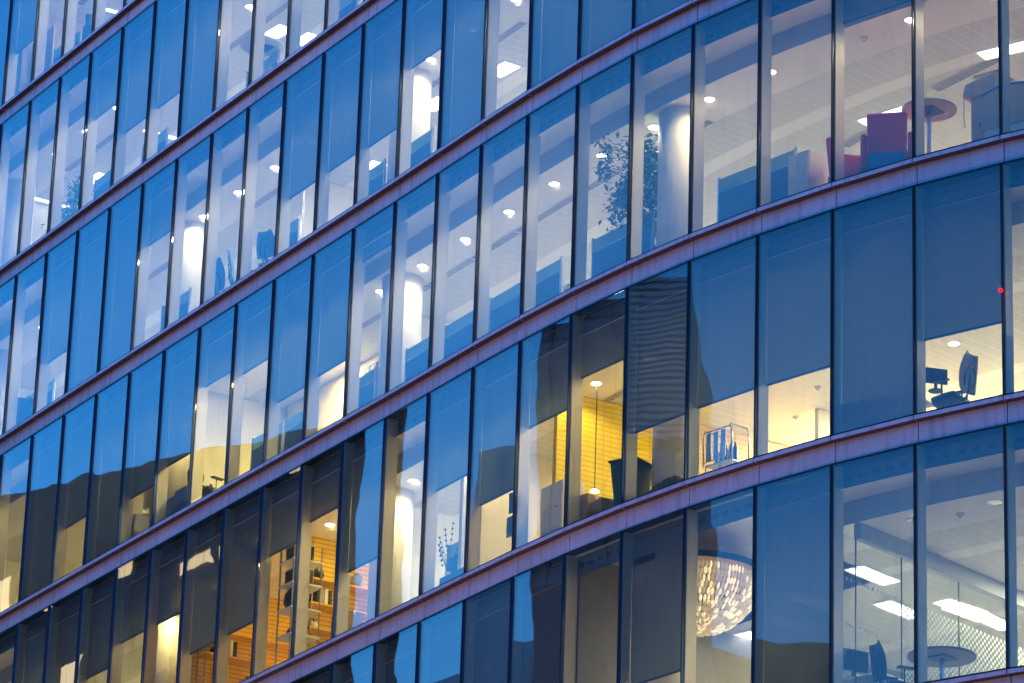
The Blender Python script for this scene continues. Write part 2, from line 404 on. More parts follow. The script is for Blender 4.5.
for st in range(ST0, ST1):
    z = Z(st)
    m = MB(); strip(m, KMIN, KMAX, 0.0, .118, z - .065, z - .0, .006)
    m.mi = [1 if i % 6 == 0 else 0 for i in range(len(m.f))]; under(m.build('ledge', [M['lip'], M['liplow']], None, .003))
    m = MB(); strip(m, KMIN, KMAX, .12, .15, z - .415, z - .067, .006); under(m.build('spandrel_panel', M['panel']))
    m = MB(); strip(m, KMIN, KMAX, .03, .13, z + .0005, z + .035); strip(m, KMIN, KMAX, .034, .14, z - .440, z - .4165); strip(m, KMIN, KMAX, .152, .2, z - .43, z - .003)
    under(m.build('gasket', M['gasket']))
    m = MB(); strip(m, KMIN, KMAX, .21, DEEP, z - .34, z - .0); under(m.build('floor_slab', M['floor']))
    # ceiling
    m = MB()
    for a_, b_ in (((KMIN, 3), (6, KMAX)) if st == 6 else ((KMIN, KMAX),)):
        flat(m, a_, b_, .69, 1.72, z + CEIL); flat(m, a_, b_, .2, .69, z + SOFF)
    if st == 6: flat(m, 3, 6, .2, 3.0, z + HEAD)
    under(m.build('plaster_ceiling', M['plaster']))
    m = MB()
    for a_, b_ in (((KMIN, 3), (6, KMAX)) if st == 6 else ((KMIN, KMAX),)): flat(m, a_, b_, 1.722, DEEP, z + CEIL + .004)
    if st == 6: flat(m, 3, 6, 3.0, DEEP, z + CEIL + .004)
    under(m.build('plank_ceiling', M['tiles']))
    m = MB()
    for a_, b_ in (((KMIN, 3), (6, KMAX)) if st == 6 else ((KMIN, KMAX),)): strip(m, a_, b_, .69, .72, z + CEIL + .001, z + SOFF + .05)
    under(m.build('downstand', M['downstand']))
    m = MB()
    for k in range(KMIN, KMAX):
        m.face([pos(k, .27, z + SOFF), pos(k + 1, .27, z + SOFF), pos(k + 1, .27, z + HEAD), pos(k, .27, z + HEAD)], [(0, 0), (1.5, 0), (1.5, .335), (0, .335)])
    under(m.build('head_panel', M['head']))
    m = MB(); strip(m, KMIN, KMAX, DEEP, DEEP + .2, z, z + H - .35); under(m.build('rear_wall', M['wallwhite']))
    for k in (KMIN, KMAX):
        m = MB(); m.hexa([pos(k - .02, .15, z), pos(k - .02, DEEP, z), pos(k + .02, DEEP, z), pos(k + .02, .15, z)], [pos(k - .02, .15, z + H - .35), pos(k - .02, DEEP, z + H - .35), pos(k + .02, DEEP, z + H - .35), pos(k + .02, .15, z + H - .35)])
    under(m.build('end_wall', M['wallwhite']))
    for ck in (-.95, 5.07, 11.07, 17.0, 22.9):
        if ck in (17.0,) and st == 6: pass
        p = pos(ck, 1.14, 0)
        m = MB(); m.cyl((p.x, p.y), .37, z + .001, z + CEIL - .002, 48); o = under(m.build('column', M['col'], None, 0, True))
        o.data.polygons.foreach_set('use_smooth', [len(q.vertices) == 4 for q in o.data.polygons])
# plain storeys below and roof storey above, out of the picture
m = MB()
for st in (8, 9, 10):
    strip(m, KMIN, KMAX, .1, .12, Z(st) + .02, Z(st) + HEAD)
strip(m, KMIN, KMAX, .12, DEEP, .12, Z(7) - .5)
under(m.build('lower_storeys', M['citydark']))
m = MB(); strip(m, KMIN, KMAX, -.05, DEEP + .3, Z(-1) - .42, Z(-1) + .4); under(m.build('roof', M['panel']))

def window_geo(st, k):
    """meshes of one window: pane, fin, jamb, blind"""
    z = Z(st); P, u, n = bay(k); L = 1.5
    def q(s, d, zz): return Vector((*(P + u * s + n * d), z + zz))
    g_ = MB(); g_.hexa([q(.012, .040, .03), q(.012, .058, .03), q(L - .012, .058, .03), q(L - .012, .040, .03)], [q(.012, .040, HEAD - .002), q(.012, .058, HEAD - .002), q(L - .012, .058, HEAD - .002), q(L - .012, .040, HEAD + .02)])
    f_ = MB()   # fin on the left side of the pane (mullion k+1)
    for w_, d0, d1, mi in ((.011, .002, .02, 1), (.008, .02, .062, 0)):
        f_.m = mi; f_.hexa([q(L - w_, d0, .001), q(L - w_, d1, .001), q(L + w_, d1, .001), q(L + w_, d0, .001)], [q(L - w_, d0, HEAD), q(L - w_, d1, HEAD), q(L + w_, d1, HEAD), q(L + w_, d0, HEAD)])
    j_ = MB()
    j_.hexa([q(L - .028, .064, .005), q(L - .03, .262, .005), q(L + .03, .262, .005), q(L + .028, .064, .005)], [q(L - .028, .064, HEAD + .05), q(L - .03, .262, HEAD + .05), q(L + .03, .262, HEAD + .05), q(L + .028, .064, HEAD + .05)])
    j_.hexa([q(L - .031, .262, .005), q(L - .031, .285, .005), q(L + .031, .285, .005), q(L + .031, .262, .005)], [q(L - .031, .262, HEAD), q(L - .031, .285, HEAD), q(L + .031, .285, HEAD), q(L + .031, .262, HEAD)])
    b_ = None; c_ = None
    if (st, k) in BL:
        zb = BL[(st, k)]
        b_ = MB(); b_.hexa([q(.044, .235, zb + .03), q(.044, .237, zb + .03), q(L - .036, .237, zb + .03), q(L - .036, .235, zb + .03)], [q(.044, .235, SOFF + .2), q(.044, .237, SOFF + .2), q(L - .036, .237, SOFF + .2), q(L - .036, .235, SOFF + .2)])
        c_ = MB(); c_.hexa([q(.044, .228, zb), q(.044, .244, zb), q(L - .036, .244, zb), q(L - .036, .228, zb)], [q(.044, .228, zb + .034), q(.044, .244, zb + .034), q(L - .036, .244, zb + .034), q(L - .036, .228, zb + .034)])
    return g_, f_, j_, b_, c_
M['bar'] = pbr('blind_bottom_bar', (.07, .11, .2), .4, .3)
nwin = 0
rest = [MB(), MB(), MB()]
for st in range(ST0, ST1):
    for k in range(KMIN, KMAX):
        if st in VIS and VIS[st][0] <= k <= VIS[st][1]:
            g_, f_, j_, b_, c_ = window_geo(st, k)
            w = under(g_.build('window', M['glass'])); nwin += 1
            f_.build('mullion', [M['fin'], M['gasket']], w); j_.build('jamb', M['jamb'], w, .004)
            if b_:
                b_.build('roller_blind', M['blind'], w); c_.build('blind_rail', M['bar'], w)
        else:
            for r_, q_ in zip(rest, window_geo(st, k)[:3]):
                i = len(r_.v); r_.v += q_.v; r_.f += [[a + i for a in f] for f in q_.f]; r_.uv += q_.uv; r_.mi += q_.mi
for r_, nm, mt in zip(rest, ('window', 'mullion', 'jamb'), ('glass', 'fin', 'jamb')):
    o = under(r_.build(nm, [M['fin'], M['gasket']] if mt == 'fin' else M[mt])); o['kind'] = 'stuff'
print('windows', nwin)

# partition walls
def perp(st, t, d0, d1, m_, zt=CEIL, th=.1, z0=0, name='partition_wall'):
    # t = facade parameter, perpendicular wall
    k = int(math.floor(t)); P, u, n = bay(k); s0 = (t - k) * 1.5
    e = MB(); e.box(-th / 2, th / 2, 0, d1 - d0, z0, zt - .003)
    p = P + u * s0 + n * d0
    o = e.build(name, M[m_]); o.location = (p.x, p.y, Z(st) + .003); o.rotation_euler = (0, 0, bay_angle(k)); return under(o)
def back(st, k0, k1, d, m_, zt=CEIL):
    e = MB()
    k = k0
    while k < k1 - 1e-6:
        b = min(math.floor(k) + 1, k1)
        e.hexa([pos(k, d, Z(st) + .003), pos(k, d + .1, Z(st) + .003), pos(b, d + .1, Z(st) + .003), pos(b, d, Z(st) + .003)], [pos(k, d, Z(st) + zt - .003), pos(k, d + .1, Z(st) + zt - .003), pos(b, d + .1, Z(st) + zt - .003), pos(b, d, Z(st) + zt - .003)])
        k = b
    return under(e.build('back_wall', M[m_]))
perp(4, 15.9, .75, DEEP, 'wallwhite'); back(4, 12, 15.8, 2.6, 'brick_cream'); perp(4, 12.0, 2.0, DEEP, 'wallwhite'); perp(4, 17.3, .75, DEEP, 'wallwhite'); perp(4, 20.2, .75, DEEP, 'wallwhite')
perp(5, 7.0, .75, 3.3, 'brick_yellow'); perp(5, 7.0, 3.3, DEEP, 'brick_tan'); perp(5, 9.0, .75, DEEP, 'wallwhite'); perp(5, 13.1, 1.0, DEEP, 'brick_orange'); perp(5, 15.6, .75, DEEP, 'brick_orange'); perp(5, 11.4, 1.6, DEEP, 'wallwhite')
perp(5, 5.6, 4.6, DEEP, 'wallwhite'); perp(5, 17.0, 1.5, DEEP, 'wallwhite'); perp(5, 2.0, 6.0, DEEP, 'wallwhite')
back(5, -1, 5.6, 7.0, 'wallwhite')
perp(3, 14.6, 1.8, DEEP, 'wallwhite'); perp(3, 9.0, 5.0, DEEP, 'wallwhite')
perp(2, 23.4, 1.6, DEEP, 'wallwhite')
perp(1, 22.6, .75, DEEP, 'walltan')
perp(6, 2.05, 5.95, DEEP, 'wallwhite'); perp(6, 6.0, .3, DEEP, 'grey', HEAD)

# ---------------------------------------------------------------- room lighting: ceiling panels deep in each office and recessed downlights along the glass
WARM, CREAM, NEUT, YEL, AMB = (1, .81, .47), (1, .87, .55), (1, .87, .61), (1, .80, .34), (1, .76, .32)
ZONES = {   # storey: (first bay, last bay, colour, watts per bay)
 0: [(-3, 24, NEUT, 30)],
 1: [(-3, 24, NEUT, 44)],
 2: [(-3, 24, NEUT, 44)],
 3: [(-3, 5, NEUT, 18), (5, 24, NEUT, 44)],
 4: [(-3, 6, WARM, 27), (6, 12, NEUT, 42), (12, 16, YEL, 26), (16, 24, YEL, 42)],
 5: [(-3, 5, CREAM, 31), (5, 7, YEL, 135), (7, 11, CREAM, 90), (11, 16, AMB, 120), (16, 24, YEL, 42)],
 6: [(-3, 2, WARM, 0), (2, 6, WARM, 0), (6, 16, WARM, 8), (16, 24, YEL, 12)],
 7: [(-3, 24, WARM, 8)],
}
IK = 0.34
def area(st, t, d, w, h, col, power):
    l = bpy.data.lights.new('ceiling_panel_light', 'AREA'); l.shape = 'RECTANGLE'; l.size = w; l.size_y = h; l.energy = power * IK; l.color = col
    o = bpy.data.objects.new('ceiling_panel_light', l); C.objects.link(o)
    k = int(math.floor(t)); o.location = pos(t, d, Z(st) + CEIL - .03); o.rotation_euler = (0, 0, bay_angle(k)); return o
for st, zs in ZONES.items():
    for k0, k1, col, pw in zs:
        if not pw: continue
        dd_ = 1.9 if (st == 4 and k0 == 12) else (7.5 if k0 < 5 and st != 5 else 6.0)
        n_ = max(1, round((k1 - k0) / 3)); stp = (k1 - k0) / n_
        for i in range(n_):
            t = k0 + (i + .5) * stp
            area(st, t, dd_, 2.4 if dd_ > 5 else .5, 1.0 if dd_ > 5 else .3, col, pw * stp)
def spot(st, t, d, col, power, ang=158):
    l = bpy.data.lights.new('downlight_beam', 'SPOT'); l.energy = power * IK; l.color = col; l.spot_size = R(ang); l.spot_blend = .5; l.shadow_soft_size = .07
    o = bpy.data.objects.new('downlight_beam', l); C.objects.link(o); o.location = pos(t, d, Z(st) + CEIL - .03)
def zcol(st, k):
    for k0, k1, c, p in ZONES[st]:
        if k0 <= k < k1: return c
    return NEUT
def make_downlight():
    t = empty('downlight')
    m = MB(); m.lathe([(.075, .002), (.105, -.006), (.112, 0), (.112, .003)], 20); m.build('trim_ring', M['white'], t, 0, True)
    m = MB(); m.cyl((0, 0), .08, -.004, .0, 20); m.build('lens', M['emit_warm'], t)
    return t
def copy_tree(o, parent=None):
    c = o.copy(); C.objects.link(c)
    if parent is not None: c.parent = parent
    for ch in list(o.children): copy_tree(ch, c)
    return c
DL = {1: [17, 18, 19, 20, 21], 2: [10, 11, 13, 14, 15, 16, 17, 18, 19, 20, 21], 3: [5, 6, 8, 9, 10, 11, 12, 13, 14, 15, 16, 19, 20, 21], 4: [0, 1, 3, 4, 5, 6, 7, 8, 9, 10, 11, 12, 13, 16, 17, 20], 5: [5, 6, 7, 8, 9, 10, 11, 12, 15, 16, 19], 6: [0, 1]}
dproto = None
for st, ks in DL.items():
    for k in ks:
        if dproto is None: dproto = o = make_downlight()
        else: o = copy_tree(dproto)
        o.location = locp(k, .82, 1.085, Z(st) + CEIL - .002)
        lit = not (st == 6)
        tag(o, ('round recessed downlight glowing above the ' if lit else 'unlit round chrome downlight above the ') + where(st, k), 'downlight', 'round downlights in the office ceilings')
        if not lit:
            for ch in o.children: ch.data = ch.data.copy(); ch.data.materials[0] = M['chrome']
        else: spot(st, k + .82 / 1.5, 1.085, tuple(a * b for a, b in zip(zcol(st, k), (1, .93, .8))), 36)
# second row, deeper in the cream office
for (k, s) in ((-3, .9), (-1, .85), (1, .8), (2, 1.0)):
    o = copy_tree(dproto); d = 4.1 if k != 1 else 4.6
    o.location = locp(k, s, d, Z(5) + CEIL - .002)
    tag(o, 'round downlight deep in the office, towards the ' + where(5, max(k - 1, -1)), 'downlight', 'round downlights in the office ceilings')

# street lamps along the kerb: their warm light reaches the ledges from below
M['lamp_amber'] = pbr('amber_lamp', (.9, .6, .3), .5, emit=(1, .62, .3), estr=8)
for i, k in enumerate((-1, 5, 11, 17, 23)):
    e = empty('street_lamp', pos(k, -17.2, .02), bay_angle(min(k, KMAX - 1)))
    tag(e, 'tall curved grey street lamp on the far kerb opposite the glass block', 'street lamp', 'street lamps along the kerb')
    m = MB(); m.tube([(0, 0, 0), (0, 0, 7.2), (0, -.5, 7.9), (0, -1.3, 8.1)], [.09, .06, .05, .045], 12); m.build('pole', M['grey'], e, 0, True)
    m = MB(); m.box(-.15, .15, -1.9, -1.2, 8.05, 8.2); m.build('lamp_head', M['grey'], e, .03)
    m = MB(); m.box(-.1, .1, -1.8, -1.3, 8.02, 8.048); m.build('lens', M['lamp_amber'], e)
    l = bpy.data.lights.new('street_light', 'POINT'); l.energy = 185; l.color = (1, .6, .46); l.shadow_soft_size = .6
    o = bpy.data.objects.new('street_light', l); C.objects.link(o); o.location = pos(k, -19.2, 8.6)

# ---------------------------------------------------------------- ceiling vents, troffers and linear lamps
G_V = 'linear ceiling vents beside the glass'
def vent(name_mesh_len, p0, p1, label, w=.16):
    p0 = Vector(p0); p1 = Vector(p1); L = (p1 - p0).length; a = math.atan2((p1 - p0).y, (p1 - p0).x)
    e = empty('ceiling_vent', (p0 + p1) / 2, a)
    m = MB(); m.box(-L / 2, L / 2, -w / 2, w / 2, -.004, 0); m.build('backing', M['dark'], e)
    m = MB()
    for i in range(5):
        y = -w / 2 + w * i / 4; m.box(-L / 2, L / 2, y - (.009 if i in (0, 4) else .006), y + (.009 if i in (0, 4) else .006), -.007, -.0045)
    n_ = int(L / .16)
    for i in range(n_ + 1):
        x = -L / 2 + L * i / n_; m.box(x - .004, x + .004, -w / 2, w / 2, -.0065, -.0048)
    m.build('slat', M['plaster'], e)
    return tag(e, label, 'ceiling vent', G_V)
for st, ks in {1: (18, 19, 20, 21), 2: (11, 13, 14, 15, 16, 17, 18, 19, 20, 21), 3: (7, 9, 10, 11, 12, 13, 14, 15, 18, 19, 20), 4: (5, 6, 7, 8, 9, 10, 11, 12, 13), 5: (5, 6, 9)}.items():
    for k in ks:
        a = locp(k, .02, 1.655, Z(st) + CEIL - .004); b = locp(k, 1.48, 1.655, Z(st) + CEIL - .004)
        vent(0, a, b, 'slotted linear vent in the ceiling above the ' + where(st, k))
zc = Z(4) + CEIL - .002
vent(0, locp(0, 1.83, 3.05, zc), locp(0, 3.3, 3.5, zc), 'long slotted vent above the high round table, right end, second band', .2)
vent(0, locp(1, 3.0, 3.78, zc), locp(1, 4.5, 4.28, zc), 'long slotted vent above the red armchairs, upper right', .2)
vent(0, locp(-1, .6, 2.4, zc), locp(-1, 1.9, 2.75, zc), 'long slotted vent at the right edge above the scale model', .2)

def troffer(p, rz, L, W, label, em='emit_white', two=True):
    e = empty('troffer_light', p, rz)
    m = MB(); m.box(-L / 2, L / 2, -W / 2, W / 2, -.006, 0); m.build('frame', M['white'], e)
    m = MB()
    if two:
        m.box(-L / 2 + .03, L / 2 - .03, -W / 2 + .03, W / 2 - .03, -.0095, -.0065); m.build('diffuser', M['emit_dim'], e)
        for y in (-W * .2, W * .2):
            m = MB(); m.box(-L / 2 + .05, L / 2 - .05, y - W * .1, y + W * .1, -.02, -.011); m.build('tube', M[em], e)
    else:
        m.box(-L / 2 + .01, L / 2 - .01, -W / 2 + .01, W / 2 - .01, -.018, -.0065); m.build('diffuser', M[em], e)
    return tag(e, label, 'ceiling light', 'rectangular ceiling lights')
def trof(st, k, s, d, L, W, label, em='emit_white', two=True, ang=0.0):
    return troffer(locp(k, s, d, Z(st) + CEIL - .003), bay_angle(k) + ang, L, W, label, em, two)
trof(4, 1, 3.1, 3.72, 1.2, .3, 'white ceiling light just left of the high round table, upper right', two=False)
trof(4, -1, 2.7, 2.95, 1.3, .3, 'white ceiling light at the right edge above the scale model', two=False)
for i, (k, s, d, lb) in enumerate(((1, 2.85, 2.85, 'lit ceiling panel behind the first dotted row, lower right meeting room'), (1, 3.55, 4.5, 'lit ceiling panel above the mesh chair, lower right'),
        (0, 3.85, 6.0, 'lit ceiling panel above the round table, lower right meeting room'), (0, 1.5, 5.2, 'ceiling panel behind the dotted glass, right edge'),
        (1, 4.4, 3.4, 'lit ceiling panel deep in the lower right office, third row'), (1, 5.4, 4.1, 'lit ceiling panel deep in the lower right office, fourth row'), (1, 6.3, 4.5, 'lit ceiling panel deep in the lower right office, fifth row'), (-1, 2.8, 5.0, 'lit ceiling panel at the bottom right edge, behind dotted glass'))):
    o = trof(6, k, s, d, 1.0, .42, lb, ang=math.pi / 2)
    if s > 3.9 and k > 0: continue
    l = bpy.data.lights.new('troffer_glow', 'AREA'); l.shape = 'RECTANGLE'; l.size = .9; l.size_y = .32; l.energy = 19; l.color = WARM
    g = bpy.data.objects.new('troffer_glow', l); C.objects.link(g); g.location = o.location - Vector((0, 0, .03)); g.rotation_euler = o.rotation_euler
for st, t, d, L, lb in ((1, 22.9, 2.6, 2.6, 'slim linear lamp deep behind the windows of the top left storey'), (1, 21.9, 3.0, 2.0, 'slim linear lamp in the top left storey, nearer one'),
        (2, 23.2, 2.4, 2.4, 'slim linear lamp beside the column, second storey down'), (2, 23.75, 3.0, 2.4, 'lower slim linear lamp beside the column, second storey down'),
        (2, 20.0, 2.8, 1.5, 'short bright linear lamp, second storey down, under a half blind')):
    k = int(t); troffer(locp(k, (t - k) * 1.5, d, Z(st) + CEIL - .003), bay_angle(k) + math.pi / 2, L, .13, lb, 'emit_white', False)
for st, k, s, d, lb in ((2, 13, 4.5, 2.1, 'square ceiling light above the round table, second storey down'), (2, 12, 6.0, 2.75, 'square ceiling light right of the round table, second storey down'),
        (2, 18, 5.95, 2.4, 'square ceiling light near the tree, second storey down'), (3, 9, 3.95, 2.1, 'square ceiling light beside the cream column, third storey down'),
        (3, 7, 4.9, 2.4, 'bright square ceiling light beyond open window, top centre'), (3, 8, 4.2, 1.95, 'square ceiling light veiled by a lowered blind, top centre'), (3, 10, 5.7, 2.6, 'square ceiling light beyond half blind, third storey down'), (3, 12, 6.2, 2.9, 'square ceiling light under half blind, third storey down, left of centre')):
    trof(st, k, s, d, .6, .36, lb, two=False, ang=.1)
# smoke detectors
for st, k, s, d, lb in ((4, 1, 1.75, 1.15, 'small round detector on the ceiling behind the red armchair'), (4, 5, 1.6, 1.25, 'small round detector on the ceiling above the tree'), (6, 0, 1.5, 1.25, 'small round detector near the chrome downlight, lower right'), (5, 3, 3.9, 4.8, 'round detector on the cream ceiling above the chrome trolley'), (5, 2, 3.9, 4.2, 'round detector on the cream ceiling left of the chair room')):
    e = empty('smoke_detector', locp(k, s, d, Z(st) + CEIL - .002)); tag(e, lb, 'smoke detector')
    m = MB(); m.lathe([(.001, -.05), (.03, -.05), (.045, -.03), (.06, -.012), (.062, 0)], 16); m.build('body', M['white'], e, 0, True)
    m = MB(); m.cyl((0, 0), .02, -.056, -.05, 10); m.build('sensor', M['grey'], e)

# ---------------------------------------------------------------- furniture
def desk_screen(st, k, s, d, w, label, post=False):
    """centre of the screen at s"""
    e = tag(at('desk_screen', st, k, s, d), label, 'desk screen', 'blue desk screens along the windows')
    m = MB(); m.box(-w / 2 + .02, w / 2 - .02, -.018, .018, .30, .97); m.build('panel', M['blue'], e, .006)
    m = MB(); m.box(-w / 2 + .02, w / 2 - .02, -.006, .006, .985, 1.21); m.build('glass_top', M['frost'], e)
    m = MB(); m.box(-w / 2 + .02, w / 2 - .02, -.02, .02, .971, .984); m.build('rail', M['chrome'], e)
    for x in (-w / 2, w / 2):
        big = post and x > 0
        m = MB(); m.box(x - (.03 if big else .018), x + (.03 if big else .018), -.025, .025, 0, 1.235); m.build('post', M['white'] if big else M['chrome'], e, .004)
    return e
m_, n_, l_ = mat('frosted_screen_top'); o_ = n_.new('ShaderNodeOutputMaterial'); a_ = n_.new('ShaderNodeBsdfTranslucent'); a_.inputs[0].default_value = (.35, .5, .6, 1); b_ = n_.new('ShaderNodeBsdfDiffuse'); b_.inputs[0].default_value = (.30, .45, .56, 1)
c_ = n_.new('ShaderNodeMixShader'); l_.new(a_.outputs[0], c_.inputs[1]); l_.new(b_.outputs[0], c_.inputs[2]); l_.new(c_.outputs[0], o_.inputs[0]); M['frost'] = m_
SC = [(4, 3, .80, .8, 1.7), (4, 5, 1.2, .8, 1.62), (4, 6, 2.0, .8, 1.0), (4, 7, 1.75, .8, 1.1), (4, 8, 1.75, .8, 1.3), (4, 9, 1.6, .8, 1.3), (4, 10, 2.2, .8, .75), (4, 12, 1.6, .8, 1.2), (4, 13, 1.4, .8, 1.2), (3, 9, 2.15, .8, 1.0), (3, 10, 2.3, .8, .9), (3, 13, 1.0, .8, .8), (3, 16, 1.2, .8, 1.2), (2, 12, .7, .8, 1.0), (2, 14, 1.2, .9, 1.3), (2, 18, 1.9, .8, 1.2), (2, 17, 1.2, .8, 1.1), (1, 20, 1.5, .8, 1.3), (3, 7, .5, .8, 1.4), (3, 20, 1.5, .8, 1.3), (5, 9, .3, .9, .7)]
for st, k, s, d, w in SC:
    desk_screen(st, k, s, d, w, 'blue desk screen behind the ' + where(st, k if s < 1.5 else k + 1), post=(st, k) in ((4, 6), (4, 3)))
def desk(st, k, s, d, w, dp, label, rz=0., h=.73):
    e = tag(at('desk', st, k, s, d, rz=rz), label, 'desk')
    m = MB(); m.box(-w / 2, w / 2, -dp / 2, dp / 2, h - .028, h); m.build('desk_top', M['white'], e, .004)
    for x in (-w / 2 + .08, w / 2 - .08):
        m = MB(); m.box(x - .025, x + .025, -dp / 2 + .08, dp / 2 - .08, 0, .03); m.box(x - .025, x + .025, -.03, .03, .03, h - .029); m.build('leg', M['grey'], e)
    m = MB(); m.box(-w / 2 + .2, w / 2 - .2, -.012, .012, .3, h - .03); m.build('modesty_panel', M['white'], e)
for st, k, s in ((4, 3, .8), (4, 5, 1.2), (4, 6, 2.0), (4, 8, 1.75), (4, 9, 1.6), (3, 9, 2.15), (3, 13, 1.0)):
    desk(st, k, s, 1.22, 1.3, .74, 'white desk against the blue screen, ' + where(st, k if s < 1.5 else k + 1))
def monitor(st, k, s, d, z, label, rz=0., w=.5):
    e = tag(at('monitor', st, k, s, d, z, rz), label, 'monitor')
    m = MB(); m.box(-w / 2, w / 2, -.02, .015, .12, .12 + w * .66); m.build('casing', M['dark'], e, .008)
    m = MB(); m.box(-w / 2 + .02, w / 2 - .02, .0152, .017, .14, .1 + w * .66); m.build('display', M['grey'], e)
    m = MB(); m.cyl((0, 0), .025, .012, .14, 12); m.cyl((0, 0), .11, 0, .012, 20); m.build('stand', M['dark'], e)
monitor(4, 3, 1.45, 1.15, .74, 'dark monitor beside the blue screens, ' + where(4, 3))
monitor(5, 0, 1.75, 1.0, .72, 'dark monitor beside the mesh office chair, right side', rz=.9, w=.36)
monitor(6, 1, 2.05, 1.3, .74, 'dark monitor in the lowest storey, left of the mesh chair', rz=1.2)
desk(5, 0, 2.75, 1.15, 1.4, .7, 'low desk with a monitor beside the mesh office chair, right side')
desk(6, 1, 2.1, 1.5, 1.3, .7, 'desk behind the dotted glass, lower right')

def armchair(st, k, s, d, rz, label):
    e = tag(at('armchair', st, k, s, d, rz=rz), label, 'armchair', 'red tub armchairs')
    m = MB(); m.box(-.29, .29, -.27, .34, .10, .44); m.build('seat', M['red'], e, .05, seg=3)
    m = MB(); m.hexa([Vector(q) for q in ((-.28, -.38, .13), (.28, -.38, .13), (.28, -.27, .13), (-.28, -.27, .13))], [Vector(q) for q in ((-.31, -.46, 1.03), (.31, -.46, 1.03), (.31, -.33, 1.03), (-.31, -.33, 1.03))]); m.build('backrest', M['red'], e, .05, seg=4)
    for x in (-1, 1):
        m = MB(); a, b = sorted((x * .30, x * .41)); m.hexa([Vector(q) for q in ((a, -.38, .12), (b, -.38, .12), (b, .33, .12), (a, .33, .12))], [Vector(q) for q in ((a, -.38, .74), (b, -.38, .74), (b, .30, .62), (a, .30, .62))]); m.build('arm', M['red'], e, .05, seg=4)
    for x in (-.26, .26):
        for y in (-.3, .26):
            m = MB(); m.cyl((x, y), .018, 0, .1, 10, .026); m.build('leg', M['dark'], e)
    m = MB(); m.box(-.28, .28, -.25, .33, .445, .53); m.build('seat_cushion', M['red'], e, .04, seg=3)
    m = MB(); m.box(-.27, .27, -.42, -.405, .13, .38); m.build('back_cover', M['blue'], e)
armchair(4, 1, .90, .68, .50, 'high backed red armchair seen squarely from behind, upper right')
armchair(4, 1, 1.72, .95, -1.05, 'red armchair turned sideways, left of the one seen from behind')
e = tag(at('armchair', 4, 0, .9, 1.6), 'red armchair barely showing above the sill under the high table', 'armchair', 'red tub armchairs')
m = MB(); m.box(-.3, .3, -.3, .3, .1, .45); m.build('seat', M['red'], e, .05); m = MB(); m.box(-.3, .3, .22, .36, .3, .98); m.build('backrest', M['red'], e, .05)
def round_table(st, k, s, d, r, h, label, top='wood'):
    e = tag(at('round_table', st, k, s, d), label, 'round table')
    m = MB(); m.cyl((0, 0), r - .006, h - .03, h - .012, 56); m.cyl((0, 0), r, h - .0118, h, 56); m.build('tabletop', M[top], e, .003)
    m = MB(); m.cyl((0, 0), .035, .02, h - .046, 20); m.build('pedestal', M['chrome'], e, 0, False)
    m = MB(); m.box(-.16, .16, -.16, .16, h - .045, h - .031); m.build('mounting_plate', M['dark'], e)
    m = MB(); m.lathe([(.001, .03), (.05, .03), (.2, .014), (.24, .0), (.001, 0)], 32); m.build('foot', M['chrome'], e, 0, True)
round_table(4, 0, 1.71, .8, .42, 1.135, 'high round table with pale top and steel pedestal, upper right')
round_table(6, 0, 1.80, 1.2, .50, .775, 'dark round meeting table with one pedestal, lower right', 'darkwood')
round_table(2, 13, 2.12, .58, .44, 1.24, 'round table seen from below, second storey down, left of centre', 'white')
